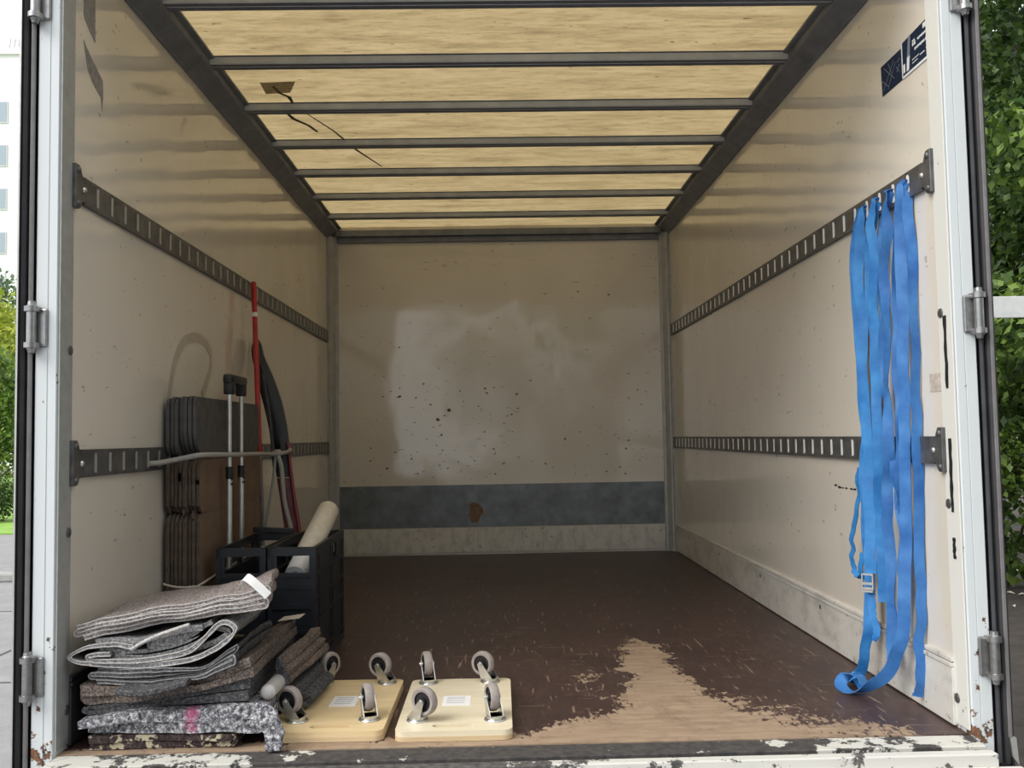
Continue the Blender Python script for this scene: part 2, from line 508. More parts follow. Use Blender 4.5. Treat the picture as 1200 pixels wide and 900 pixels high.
NX, NY = 84, 150
xs = np.linspace(-HW, HW, NX); ys = np.linspace(-.04, L, NY)
X, Y = np.meshgrid(xs, ys); P = np.stack([X.ravel(), Y.ravel()], 1)
s1 = sdf(P, main_poly) * 2.2 + .04
s2 = np.minimum(sdf(P, patchy) * .8 - .13, -.03)
s3 = np.minimum(sdf(P, right_thin) * .8 - .03, .03)
s4 = sdf(P, edge_strip) * 4.0 + .02
wear = np.maximum.reduce([s1, s2, s3, s4, np.full(len(P), -.34)])
wear = np.clip(wear, -.34, .3)
bm = nbm()
vs = [bm.verts.new((x, y, 0)) for x, y in P]
for j in range(NY - 1):
    for i in range(NX - 1):
        a = j * NX + i
        bm.faces.new((vs[a], vs[a + 1], vs[a + 1 + NX], vs[a + NX]))
top_n = len(vs)
b2 = [bm.verts.new((x, y, -.09)) for x, y in ((-HW, -.04), (HW, -.04), (HW, L), (-HW, L))]
bm.faces.new(b2)
cr = [vs[0], vs[NX - 1], vs[NX * NY - 1], vs[NX * (NY - 1)]]
bm.faces.new([b2[0], b2[1]] + [vs[i] for i in range(NX - 1, -1, -1)])
bm.faces.new([b2[1], b2[2]] + [vs[(j + 1) * NX - 1] for j in range(NY - 1, -1, -1)])
bm.faces.new([b2[2], b2[3]] + [vs[NX * (NY - 1) + i] for i in range(0, NX)])
bm.faces.new([b2[3], b2[0]] + [vs[j * NX] for j in range(NY)])
bm.verts.index_update()
floor = obj('floor', bm, 'floor_film'); struct(floor)
me = floor.data
a_ = me.attributes.new('wear', 'FLOAT', 'POINT')
vals = np.full(len(me.vertices), -.34, np.float32); vals[:len(wear)] = wear
a_.data.foreach_set('value', vals)

# side walls and back wall
bm = nbm(); box(bm, (-HW - .035, 0, -.1), (-HW, L + .05, 2.05)); wall_l = struct(obj('wall_left', bm, 'wall_paint'))
bm = nbm(); box(bm, (HW, 0, -.1), (HW + .035, L + .05, 2.05)); wall_r = struct(obj('wall_right', bm, 'wall_paint'))
bm = nbm(); box(bm, (-HW, L, -.1), (HW, L + .05, 2.05)); wall_b = struct(obj('wall_back', bm, 'wall_paint'))

# back wall: steel band, kick panel, tear, scuffs
bm = nbm(); box(bm, (-.99, L - .006, .165), (.985, L, .42), .002); band = obj('steel_band', bm, 'steel_blue_band', wall_b); plabel(band, 'blue-grey steel band across the back wall')
bm = nbm()
pts = [(-.205, .30), (-.18, .315), (-.15, .305), (-.125, .285), (-.118, .25), (-.14, .225), (-.15, .195), (-.19, .19), (-.20, .215), (-.215, .235), (-.195, .265)]
prism(bm, [(x, L - .008, z) for x, z in pts], (0, .002, 0)); plabel(obj('torn_patch', bm, 'brown_tear', band), 'brown torn patch in the steel band')
bm = nbm(); box(bm, (-.99, L - .010, .012), (.985, L, .158), .003); kb = struct(obj('baseboard_back', bm, 'kick_paint'))
bm = nbm()
rnd = random.Random(3)
for i in range(130):
    x = rnd.uniform(-.9, .9) if i % 3 else rnd.gauss(-.35, .22); z = .45 + abs(rnd.gauss(0, .42))
    if abs(x) > .95: continue
    if z > 1.85: continue
    s = rnd.uniform(.003, .010) * (1 if rnd.random() < .88 else 1.7); a = rnd.uniform(-.6, .6); st = rnd.uniform(.25, .7)
    ca, sa = math.cos(a), math.sin(a); q = []
    for k in range(7):
        th = 2 * PI * k / 7; r = s * rnd.uniform(.6, 1.3)
        px, pz = r * math.cos(th), r * st * math.sin(th)
        q.append((x + px * ca - pz * sa, L - .0012, z + px * sa + pz * ca))
    prism(bm, q, (0, .001, 0))
o = obj('dent_marks', bm, 'scuff_brown', wall_b); o['kind'] = 'stuff'

# side baseboards (aluminium kick plates)
def baseboard(side):
    sx = -1 if side == 'left' else 1
    bm = nbm()
    x0 = sx * HW; x1 = sx * (HW - .010)
    box(bm, (min(x0, x1), .008, .004), (max(x0, x1), L - .03, .140), .002)
    x2 = sx * (HW - .013)
    box(bm, (min(x0, x2), .008, .141), (max(x0, x2), L - .03, .150), .001)
    box(bm, (min(x0, x1), .008, .152), (max(x0, x1), L - .03, .163), .002)
    o = struct(obj('baseboard_' + side, bm, 'kick_paint' if sx > 0 else 'dark_seal'))  # left plate near black: shade beside the pile put into its colour
    bm = nbm()
    for y in (.18, .9, 1.6, 2.3, 3.0):
        lathe(bm, [(0, .002), (.006, .0015), (.008, 0)], (x1, y, .12), (-sx, 0, 0), 10)
    r = obj('screw_heads', bm, 'rivet', o); r['kind'] = 'stuff'
    return o
baseboard('left'); baseboard('right')

# corner posts at the back (trim), header
tn = [0]
def trim(bm, mat, label=None, smooth=False):
    tn[0] += 1
    return struct(obj('trim_%d' % tn[0], bm, mat, None, smooth), label)
for sx in (-1, 1):
    bm = nbm()
    # angled corner profile: two flanges and a chamfer with grooves
    prof = [(0, .055), (.018, .050), (.022, .034), (.034, .022), (.050, .018), (.060, .010), (.060, 0), (0, 0)]
    prof = [(0.0, .060), (.012, .060), (.016, .046), (.024, .044), (.044, .024), (.046, .016), (.062, .012), (.062, 0), (0, 0)]
    prism(bm, [(sx * (HW - p), L - q, 0.0) for p, q in prof], (0, 0, 1.95))
    trim(bm, 'post_steel', 'grey corner post at the %s end of the back wall' % ('left' if sx < 0 else 'right'))
bm = nbm()
box(bm, (-.99, L - .022, 1.91), (.99, L, 1.945), .003); box(bm, (-1.0, L - .045, 1.945), (1.0, L, 1.985), .004)
trim(bm, 'roof_steel', 'grey header rail across the top of the back wall')

# roof skin, battens and cove rails
bm = nbm(); box(bm, (-HW, -.05, ZC), (HW, L + .05, ZC + .004)); ceil = struct(obj('ceiling', bm, 'grp_roof'))
for k in range(8):
    y1 = .47 + .44 * k - .42 if k == 0 else .48 + .4375 * (k - 1)
    y1 = .042 + .4405 * k
    bm = nbm()
    prof = [(y1 - .064, ZC), (y1 - .058, ZC - .003), (y1 - .055, ZC - .022), (y1 - .051, ZC - .026), (y1 - .029, ZC - .025), (y1 - .027, ZC - .022), (y1 - .024, ZC - .025), (y1 - .004, ZC - .026), (y1, ZC - .022), (y1 + .004, ZC)]
    prism(bm, [(-.992, y, z) for y, z in prof], (1.984, 0, 0))
    bmesh.ops.recalc_face_normals(bm, faces=bm.faces)
    for f in bm.faces:
        if f.normal.y < -.5: f.material_index = 1  # door-facing flank paler, rest darker: daylight and shade painted into the colours
    obj('batten', bm, 'batten_shaded', ceil, False, ['batten_shaded', 'batten_lit'])
for sx in (-1, 1):
    bm = nbm()
    prof = [(0, 1.938), (.006, 1.936), (.012, 1.942), (.060, 1.976), (.064, 1.982), (.064, 2.0), (.082, 2.003), (.082, ZC), (0, ZC)]
    prism(bm, [(sx * (HW - p), -.04, z) for p, z in prof], (0, L + .04, 0))
    trim(bm, 'roof_steel', 'grey cove rail along the top of the %s wall' % ('left' if sx < 0 else 'right'))
# dark patch and lines: shadow showing through the roof skin, painted on
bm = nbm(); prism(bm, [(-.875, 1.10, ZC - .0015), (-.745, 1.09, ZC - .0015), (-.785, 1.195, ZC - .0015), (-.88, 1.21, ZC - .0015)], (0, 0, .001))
plabel(obj('roof_shadow_patch', bm, 'grp_shadow_patch', ceil), 'dark rectangular shadow patch painted on the yellow roof sheet')
def shadow_line(pts, wds):
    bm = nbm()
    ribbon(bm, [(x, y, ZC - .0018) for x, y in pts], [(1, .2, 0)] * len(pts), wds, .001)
    obj('roof_shadow_line', bm, 'roof_shadow_dark', ceil)
shadow_line([(-.835, 1.13), (-.825, 1.2), (-.80, 1.24), (-.80, 1.31)], [.008, .013, .016, .008])
shadow_line([(-.845, 1.42), (-.835, 1.48), (-.79, 1.56), (-.77, 1.64)], [.012, .018, .014, .012])
shadow_line([(-.77, 1.42), (-.70, 1.63), (-.64, 1.9), (-.56, 2.15)], [.004, .008, .012, .006])

# rear frame posts
for sx in (-1, 1):
    side = 'left' if sx < 0 else 'right'
    bm = nbm()
    prof = [(HW, 0.0), (HW, -.045), (HW + .004, -.055), (HW + .022, -.055), (HW + .0235, -.0525), (HW + .025, -.055), (HW + .050, -.055), (HW + .054, -.050), (HW + .054, .03), (HW + .035, .03), (HW + .035, 0)]
    prism(bm, [(sx * x, y, -.30) for x, y in prof], (0, 0, 2.45))
    post = trim(bm, 'post_white', 'white painted %s rear frame post of the truck body' % side)
    # liner strip between post and wall panel
    bm = nbm(); box(bm, (min(sx * (HW - .004), sx * HW), -.052, .01), (max(sx * (HW - .004), sx * HW), .012, 2.0), .001)
    obj('inner_strip', bm, 'post_return' if sx > 0 else 'inner_grey', post)
    # hinges
    for z in (1.755, .978, .181):
        hx = sx * (HW + .052)
        bm = nbm(); box(bm, (min(sx * (HW + .022), hx), -.062, z - .045), (max(sx * (HW + .022), hx), -.055, z + .045), .004)
        hinge = obj('hinge', bm, 'hinge_steel', post)
        bm = nbm()
        lathe(bm, [(0, -.062), (.007, -.060), (.009, -.052), (.011, -.05), (.011, .05), (.009, .052), (.008, .060), (0, .062)], (hx, -.074, z), (0, 0, 1), 14)
        obj('knuckle', bm, 'hinge_steel', hinge, 35)
        bm = nbm()
        for dz in (-.042, .042):
            lathe(bm, [(.011, -.007), (.016, -.006), (.016, .006), (.011, .007)], (hx, -.074, z + dz), (0, 0, 1), 14)
            box(bm, (hx - .016, -.074, z + dz - .006), (hx + .016, -.058, z + dz + .006), .001)
        obj('collar', bm, 'hinge_steel', hinge, 35)
    # rivets and dark sealant gaps
    for z in ((.988, .529, .071) if sx > 0 else (.93, .50, .09)):
        bm = nbm(); lathe(bm, [(0, .004), (.007, .004), (.011, .0025), (.012, 0)], (sx * (HW - .004), -.002, z), (-sx, 0, 0), 14)
        obj('rivet', bm, 'rivet', post, 40)
    if sx > 0:
        for z0, z1 in ((.805, .98), (.51, .685), (.40, .45)):
            bm = nbm(); rr = random.Random(int(z0 * 100)); k = 9
            a = [(HW - .0045, -.024 - rr.uniform(0, .005), z0 + (z1 - z0) * i / k) for i in range(k + 1)]
            b = [(HW - .0045, -.016 + rr.uniform(0, .004), z0 + (z1 - z0) * i / k) for i in range(k, -1, -1)]
            prism(bm, a + b, (-.0008, 0, 0)); obj('sealant_gap', bm, 'dark_void', post)

# opened rear doors folded back along the outside
def rear_door(sx, num):
    side = 'left' if sx < 0 else 'right'
    x0 = HW + .066; x1 = HW + .092
    yaw = .0
    bm = nbm(); box(bm, (min(sx * x0, sx * x1), -.05, -.12), (max(sx * x0, sx * x1), 1.02, 2.06), .003)
    d = struct(obj('door_%d' % num, bm, 'dark_seal'), 'open %s rear door folded back along the truck side' % side)
    bm = nbm(); tube(bm, [(sx * (HW + .062), -.058, -.06), (sx * (HW + .062), -.058, 2.02)], .0055, 8); obj('hinge_rod', bm, 'grey_tube' if sx < 0 else 'dark_seal', d, 40)
    bm = nbm(); box(bm, (min(sx * (x1 - .001), sx * (x1 + .005)), -.056, -.10), (max(sx * (x1 - .001), sx * (x1 + .005)), .9, 2.05), .001); obj('edge_strip', bm, 'silver_edge' if sx < 0 else 'dark_seal', d)
    # rubber lip seal
    bm = nbm()
    prof = [(x0 + .003, -.05), (x0 + .005, -.066), (x0 + .012, -.072), (x0 + .016, -.062), (x0 + .020, -.068), (x0 + .024, -.05)]
    prism(bm, [(sx * x, y, -.06) for x, y in prof], (0, 0, 2.08)); obj('rubber_seal', bm, 'rubber', d)
    if sx > 0:
        bm = nbm(); prism(bm, [(x0 + .012, -.075, -.0), (x0 + .026, -.075, .0), (x0 + .030, -.075, -.062), (x0 + .018, -.075, -.045)], (0, .012, 0)); obj('seal_tip', bm, 'silver_edge', d)
        bm = nbm(); box(bm, (x0 + .010, -.074, 0), (x0 + .018, -.064, 2.05), .001); obj('seal_strip', bm, 'grey_tube', d)
rear_door(-1, 1); rear_door(1, 2)

# rear sill: stepped steel channel
bm = nbm(); box(bm, (-HW, -.118, -.09), (HW, -.041, -.002), .002); sill = trim(bm, 'sill_dark', 'worn dark steel sill along the rear floor edge')
bm = nbm(); box(bm, (-HW - .0, -.135, -.09), (HW, -.119, -.012), .001); obj('sill_groove', bm, 'rubber', sill)
bm = nbm(); box(bm, (-HW - .002, -.165, -.14), (HW + .002, -.1355, -.004), .003); obj('sill_lip', bm, 'sill_white', sill)
bm = nbm(); box(bm, (-HW - .05, -.185, -.34), (HW + .05, -.1655, -.03), .003); obj('rear_crossmember', bm, 'sill_white', sill)

# wall marks: torn sticker remains, scuffs
bm = nbm(); prism(bm, [(-HW + .0006, y, z) for y, z in ((.06, 1.90), (.125, 1.90), (.128, 1.735), (.10, 1.75), (.062, 1.775))], (.0006, 0, 0))
prism(bm, [(-HW + .0006, y, z) for y, z in ((.062, 1.715), (.10, 1.69), (.175, 1.655), (.178, 1.605), (.172, 1.57), (.165, 1.605), (.12, 1.625), (.085, 1.65))], (.0006, 0, 0))
plabel(obj('sticker_residue', bm, 'torn_sticker', wall_l), 'torn grey sticker remains on the left wall')
bm = nbm()
lp = smooth_path([(-HW + .0008, y, z) for y, z in ((.655, .80), (.69, .89), (.727, .96), (.80, 1.03), (.935, 1.062), (1.05, 1.05), (1.10, 1.0), (1.07, .94), (.995, .87))], 5)
ribbon(bm, lp, [(0, p.z - .9, -(p.y - .88)) for p in lp], .034, .0008)
plabel(obj('loop_scuff', bm, 'scuff_soft', wall_l), 'faint loop-shaped rub mark on the left wall')
bm = nbm(); rr = random.Random(5)
for i in range(9):
    y = .49 + i * .032 + rr.uniform(-.006, .006); z = .531 + rr.uniform(-.003, .003); h = rr.uniform(.002, .005); l = rr.uniform(.008, .018)
    prism(bm, [(HW - .0005, y - l, z), (HW - .0005, y, z + h), (HW - .0005, y + l, z), (HW - .0005, y, z - h)], (-.0006, 0, 0))
o = obj('scratch_marks', bm, 'dark_void', wall_r); o['kind'] = 'stuff'
bm = nbm(); box(bm, (HW - .001, .02, .80), (HW, .075, .845)); plabel(obj('tape_remnant', bm, 'tape_beige', wall_r), 'beige patch of old tape near the right post')

# dark blue stickers on the right wall
def sticker(name, quad, label):
    bm = nbm(); prism(bm, [(HW - .0004, y, z) for y, z in quad], (-.0012, 0, 0))
    return tag(obj(name, bm, 'sticker_blue'), label, 'sticker')
X1 = HW - .0018
def on(st, name, mat, polys):
    bm = nbm()
    for q in polys: prism(bm, [(X1, y, z) for y, z in q], (-.0005, 0, 0))
    return obj(name, bm, mat, st)
a = sticker('wall_sticker', [(.005, 1.632), (.152, 1.628), (.150, 1.722), (.005, 1.728)], 'larger dark blue instruction sticker with white lettering high on the right wall')
def uv(u, v): return (.150 - .145 * u, 1.630 + .095 * v)
def quad(u0, v0, u1, v1): return [uv(u0, v0), uv(u1, v0), uv(u1, v1), uv(u0, v1)]
on(a, 'white_border', 'sticker_white', [quad(0, -.04, 1, .03), quad(-.015, 0, .02, 1)])
on(a, 'pictogram', 'sticker_white', [[uv(.17, .08), uv(.26, .08), uv(.31, .45), uv(.20, .45)], quad(.04, .10, .11, .34)])
on(a, 'grey_bar', 'sticker_grey', [[uv(.20, .45), uv(.31, .45), uv(.36, 1), uv(.27, 1)]])
on(a, 'emblem', 'sticker_white', [quad(.83, .84, .98, .97)])
rows = []
rr = random.Random(9)
rows += [quad(.42, .62, .47, .72), quad(.42, .74, .52, .78), quad(.49, .62, .54, .72)]
for v, u0, u1, h in ((.70, .62, .97, .07), (.50, .50, .88, .075), (.50, .91, .99, .09), (.26, .40, .66, .03), (.17, .40, .60, .03), (.22, .70, .86, .035), (.26, .92, .99, .04)):
    u = u0
    while u < u1:
        wv = rr.uniform(.018, .034); rows.append(quad(u, v - h / 2 * rr.uniform(.5, 1), min(u + wv, u1), v + h / 2)); u += wv + .012
o = on(a, 'lettering', 'sticker_white', rows)
b = sticker('wall_sticker', [(.155, 1.628), (.278, 1.628), (.282, 1.712), (.155, 1.712)], 'smaller dark blue sticker with faint line drawing high on the right wall')
def ln(y0, z0, y1, z1, w_=.0015):
    d = Vector((y1 - y0, z1 - z0)).normalized(); p = Vector((-d.y, d.x)) * w_ / 2
    return [(y0 + p.x, z0 + p.y), (y1 + p.x, z1 + p.y), (y1 - p.x, z1 - p.y), (y0 - p.x, z0 - p.y)]
on(b, 'line_drawing', 'sticker_grey', [ln(.27, 1.64, .20, 1.70), ln(.24, 1.635, .19, 1.69), ln(.275, 1.67, .235, 1.64), ln(.26, 1.70, .20, 1.65), ln(.235, 1.705, .215, 1.67), ln(.185, 1.66, .165, 1.675), ln(.185, 1.675, .168, 1.655), ln(.18, 1.685, .163, 1.69)])

# ------------------------------------------------------------------ lashing rails
def rail(side, zc, label):
    sx = -1 if side == 'left' else 1
    t = thing('lashing_rail', label, 'rail', (sx * HW, L / 2, zc - .034))
    h = .034
    bm = nbm()
    def bx(y0, y1, z0, z1, x0, x1):
        box(bm, (min(sx * (HW - x0), sx * (HW - x1)), y0, z0), (max(sx * (HW - x0), sx * (HW - x1)), y1, z1))
    ya, yb = .05, L - .062
    bx(ya, yb, zc + .021, zc + h, .006, .011); bx(ya, yb, zc - h, zc - .021, .006, .011)
    bx(ya, yb, zc + h - .003, zc + h, 0, .006); bx(ya, yb, zc - h, zc - h + .003, 0, .006)
    y = .1275 - .0875
    edges = []
    s = ya
    k = 0
    while True:
        c = .1275 + .0875 * k
        if c > yb - .02: break
        bx(s, c - .0075, zc - .021, zc + .021, .006, .0105); s = c + .0075; k += 1
    bx(s, yb, zc - .021, zc + .021, .006, .0105)
    obj('rail', bm, 'rail_steel', t)
    bm = nbm(); c = .1275
    while c < yb - .02:
        box(bm, (min(sx * (HW - .004), sx * (HW - .0122)), c - .0052, zc - .0245), (max(sx * (HW - .004), sx * (HW - .0122)), c + .0052, zc + .0245))
        c += .0875
    o = obj('slot_fill', bm, 'slot_lit' if sx > 0 else 'slot_dim', t); o['kind'] = 'stuff'  # pale fill for the lit wall seen through slots, brighter on the right
    # flared end bracket
    bm = nbm()
    P_ = [(.0, -.052), (.022, -.052), (.030, -.045), (.034, -.030), (.062, -.028), (.062, .028), (.034, .030), (.030, .045), (.022, .056), (.0, .056)]
    prism(bm, [(sx * (HW - .0135), y, zc + z) for y, z in P_], (sx * .0135, 0, 0))
    bmesh.ops.bevel(bm, geom=list(bm.edges), offset=.0015, segments=1, affect='EDGES')
    br = obj('end_bracket', bm, 'rail_steel', t)
    for y, z in ((.014, .042), (.014, -.040), (.046, 0)):
        bm = nbm(); lathe(bm, [(0, .005), (.004, .005), (.007, .003), (.008, 0)], (sx * (HW - .0135), y, zc + z), (-sx, 0, 0), 10)
        obj('bolt', bm, 'rail_steel' if z else 'zinc', br, 40)
rail('left', 1.329, 'upper slotted steel lashing rail along the left wall')
rail('left', .660, 'lower slotted steel lashing rail behind the cardboard bundle')
rail('right', 1.340, 'upper slotted steel lashing rail where the blue straps hang')
rail('right', .656, 'lower slotted steel lashing rail behind the blue straps')

# ------------------------------------------------------------------ moving blankets
def lerp_ctrl(ctrl, x):
    if x <= ctrl[0][0]: return ctrl[0][1], ctrl[0][2]
    for (x0, b0, t0), (x1, b1, t1) in zip(ctrl, ctrl[1:]):
        if x <= x1:
            s = (x - x0) / (x1 - x0); s = s * s * (3 - 2 * s)
            return b0 + (b1 - b0) * s, t0 + (t1 - t0) * s
    return ctrl[-1][1], ctrl[-1][2]

def blanket(label, ctrl, n_, y0, y1, mat, seed, edge='felt_edge', ends=None, skew=0.0, yj=.012, ripple=.004, spiral=None, thk=.80, mirror=False, hem=None, sag=0.0):
    """sheet folded n_ times; ctrl = (x, z_bottom, z_top) along the front; built by sweeping its folded section backwards"""
    rr = random.Random(seed)
    xl, xr = ctrl[0][0], ctrl[-1][0]
    H = sum(t - b for _, b, t in ctrl) / len(ctrl); W_ = xr - xl
    v = []                                             # centreline in (x, h)
    gap = H / n_; th = gap * .80
    if not spiral:
        th = gap * thk
        jl = [rr.uniform(0, .02) for _ in range(n_ + 1)]
        for k in range(n_):
            h = (k + .5) * gap
            a = xl + gap / 2 + jl[k]; b = xr - gap / 2 - jl[k + 1] * .8
            NS = 16
            xs_ = [a + (b - a) * i / NS for i in range(NS + 1)]
            if k == 0: xs_[0] += .012
            if (k % 2) != mirror: xs_ = xs_[::-1]
            for x in xs_:
                v.append((x, h + gap * .13 * noise.noise(Vector((x * 14, seed * 3.1, k * 2.3)))))
            if k < n_ - 1:
                e = xs_[-1]; sg = 1 if (k % 2 == 0) != mirror else -1
                for i in range(1, 6):
                    a_ = -PI / 2 + PI * i / 6
                    v.append((e + sg * math.cos(a_) * gap * .5, h + gap * .5 + math.sin(a_) * gap * .5))
    else:                                              # rolled-over fold given as an explicit section
        th = .0078
        sp3 = smooth_path([(x, 0, z) for x, z in spiral], 4)
        for p in sp3:
            zb, zt = lerp_ctrl(ctrl, min(max(p.x, xl), xr)); v.append((p.x, (p.z - zb) / (zt - zb) * H))
    N = len(v)
    up_, dn_ = [], []
    for i in range(N):
        p = Vector(v[max(i - 1, 0)]); q = Vector(v[min(i + 1, N - 1)]); d = (q - p)
        d = d.normalized() if d.length > 1e-7 else Vector((1, 0))
        nn = Vector((-d.y, d.x))
        up_.append(Vector(v[i]) + nn * th / 2); dn_.append(Vector(v[i]) - nn * th / 2)
    loop = up_ + dn_[::-1]; NL = len(loop)
    bm = nbm()
    ysn = [0.0, .012, .03, .08, .16, .26, .38, .5, .62, .74, .86, .95, 1.0]
    rows = []
    for j, s in enumerate(ysn):
        row = []
        for i, p in enumerate(loop):
            x = p.x
            zb, zt = lerp_ctrl(ctrl, min(max(x, xl), xr))
            z = zb + (zt - zb) * p.y / H
            ii = i if i < N else 2 * N - 1 - i
            jit = yj * noise.noise(Vector((ii * .09, seed * 7.7, 0))) * 2
            y = y0 + (y1 - y0) * s + jit * (1 - s) + .5 * jit * s
            y = y0 + .012 + (y1 - y0) * s + jit * (1 - s)
            pull = .006 * (1 - min(1, s / .05))
            z += ripple * noise.noise(Vector((x * 9, y * 7, seed))) * (p.y / H) + .0015 * noise.noise(Vector((x * 45, y * 45, seed)))
            uu = (x - xl) / W_
            z -= sag * s * s * uu
            x2 = x + skew * s * uu + .007 * noise.noise(Vector((p.y * 40, y * 6, seed + 4)))
            row.append(bm.verts.new((x2, y, z)))
        rows.append(row)
    edge_faces = []
    for j in range(len(rows) - 1):
        a, b = rows[j], rows[j + 1]
        for i in range(NL):
            k = (i + 1) % NL
            f = bm.faces.new((a[i], a[k], b[k], b[i]))
            if j < 0: edge_faces.append(f)
    for row in (rows[0], rows[-1]):
        for i in range(N - 1):
            f = bm.faces.new((row[i], row[i + 1], row[NL - 2 - i], row[NL - 1 - i]))
            if row is rows[0]: edge_faces.append(f)
    for f in edge_faces: f.material_index = 1
    hems = None
    if hem:
        hems = nbm()
        for lst in (rows[0][:N], rows[0][N:]):
            tube(hems, [q.co.copy() for q in lst], .0016, 5)
    o = obj('moving_blanket', bm, mat, None, 50, [mat, edge])
    if hems:
        plabel(obj('hem', hems, hem, o, 60), 'pale overlocked hem')
    return tag(o, label, 'blanket', None)

b7 = blanket('brown and cream mottled blanket at the very bottom of the pile', [(-1.01, .001, .036), (-.83, .001, .034), (-.64, .001, .034)], 2, -.032, .46, 'felt_motley', 1, 'felt_motley', thk=.92)
b6 = blanket('salt-and-pepper grey blanket with a pink smudge, second from the floor', [(-1.035, .040, .074), (-.85, .037, .090), (-.70, .038, .098), (-.60, .034, .098), (-.572, .028, .090)], 2, -.035, .44, 'felt_salt', 2, 'felt_salt', thk=.96, ripple=.007)
b5 = blanket('thin dark grey blanket just above the salt-and-pepper one', [(-1.02, .078, .098), (-.80, .094, .125), (-.66, .101, .148), (-.605, .101, .155)], 2, -.012, .45, 'felt_dark', 3, 'felt_dark', mirror=True, thk=.9)
b4 = blanket('brownish grey blanket with a rounded left end in the middle of the pile', [(-1.02, .100, .150), (-.90, .106, .146), (-.75, .130, .160), (-.60, .160, .200)], 2, -.02, .46, 'felt_brown', 4, 'felt_brown', mirror=True, thk=1.02, ripple=.008)
b3 = blanket('dark grey blanket with a drooping flat fold under the rolled blanket', [(-1.0, .152, .186), (-.86, .146, .184), (-.74, .160, .186), (-.635, .192, .238)], 4, -.028, .38, 'felt_dark', 5, 'felt_dark', thk=.9, hem='felt_hem_mid', skew=-.02, sag=.022)
bm = nbm(); q = smooth_path([(-.905, -.035, .146), (-.88, -.038, .141), (-.84, -.038, .141), (-.80, -.036, .148), (-.75, -.034, .160)], 4)
ribbon(bm, q, [(0, 1, 0)] * len(q), .06, .014); bmesh.ops.bevel(bm, geom=list(bm.edges), offset=.003, segments=1, affect='EDGES')
obj('drooping_fold', bm, 'felt_dark', b3, 40)
def fp(cx, cy):                                        # section points of the rolled blanket, metres
    return (-1.0376 + (cx - 25) * .000527, .2158 - (cy - 430) * .000527 + (cx - 400) * .0000)
roll_path = [fp(*p) for p in ((215, 424), (150, 424), (122, 434), (150, 450), (350, 452), (520, 428), (600, 390), (650, 335), (690, 302), (735, 300), (762, 325), (735, 368), (650, 418), (540, 456), (350, 478), (170, 468), (70, 452), (42, 430), (75, 404), (135, 390), (230, 386), (310, 396))]
b2 = blanket('grey blanket rolled in a loose open spiral, second from the top', [(-1.036, .190, .240), (-.95, .188, .262), (-.80, .186, .279), (-.66, .206, .290), (-.630, .240, .300)], 5, -.03, .36, 'felt_grey', 6, 'felt_grey', spiral=roll_path, hem='felt_edge', skew=-.04, sag=.022)
for nm, cp_, tk in (('inner_layer', ((165, 438), (350, 439), (500, 412), (585, 375), (640, 325)), .011), ('middle_layer', ((150, 408), (330, 425), (470, 405), (570, 370), (640, 325), (690, 330), (720, 345), (660, 385), (560, 420), (480, 440)), .012), ('upper_layer', ((360, 398), (470, 372), (570, 345), (650, 305)), .020)):
    bm = nbm(); q = smooth_path([(x, .0, z) for x, z in [fp(*p) for p in cp_]], 4)
    ribbon(bm, [p + Vector((0, .165, 0)) for p in q], [(0, 1, 0)] * len(q), .33, tk); obj(nm, bm, 'felt_grey', b2, 40)
fl = [fp(*p) for p in ((140, 372), (250, 368), (330, 372), (420, 352), (520, 330), (610, 318))]
bm = nbm(); q = smooth_path([(x, .0, z) for x, z in fl], 4)
ribbon(bm, [p + Vector((0, .165, 0)) for p in q], [(0, 1, 0)] * len(q), .35, .013); obj('top_flap', bm, 'felt_grey', b2, 40)
bm = nbm(); q = smooth_path([(x, -.022, z) for x, z in [fp(*p) for p in ((305, 404), (360, 372), (440, 338), (560, 300))]], 5); tube(bm, q, .0045, 7); obj('folded_edge', bm, 'felt_edge', b2, 60)
b1 = blanket('brown-grey blanket with pale hems on the top of the pile', [(-1.025, .247, .286), (-.95, .262, .305), (-.80, .287, .324), (-.66, .305, .348), (-.575, .315, .374)], 4, -.02, .37, 'felt_brown_grey', 7, 'felt_brown_grey', ripple=.010, hem='felt_edge', skew=-.075, sag=.022)
bm = nbm(); q = smooth_path([(-.600, -.036, .092), (-.572, -.045, .080), (-.556, -.050, .045), (-.552, -.052, .004)], 5)
ribbon(bm, q, [(1, -.1, .8), (1, -.1, .6)] + [(1, -.15, .2)] * (len(q) - 2), [.03 + .02 * math.sin(PI * i / (len(q) - 1)) for i in range(len(q))], .012)
bmesh.ops.subdivide_edges(bm, edges=bm.edges, cuts=1)
for v in bm.verts: v.co += Vector((.006, .006, 0)) * noise.noise(v.co * 60)
plabel(obj('hanging_corner', bm, 'felt_salt', b6, 60), 'corner of the blanket hanging down to the floor')
bm = nbm(); lathe(bm, [(0, -.002), (.012, 0), (.018, .006), (.019, .09), (.015, .10), (0, .10)], (-.588, .025, .112), (.06, 1, .02), 16)
tag(obj('cloth_roll', bm, 'roll_pale', None, 40), 'small pale grey rolled cloth wedged behind the front left castor', 'cloth')
bm = nbm(); prism(bm, [(-.650, .40, .206), (-.592, .405, .212), (-.588, .462, .213), (-.645, .455, .207)], (0, 0, .002))
tag(obj('card', bm, 'roll_beige'), 'small beige card lying on the back corner of the brownish blanket', 'card')
# white tag on the top blanket
bm = nbm(); tp = smooth_path([(-.632, -.024, .380), (-.622, -.038, .393), (-.606, -.044, .386), (-.584, -.044, .366), (-.568, -.042, .350)], 4)
ribbon(bm, tp, [(.35, .85, .5)] * len(tp), .024, .0012)
o = obj('blanket_tag', bm, 'paper_white'); tag(o, 'white paper tag at the right end of the topmost blanket', 'tag')
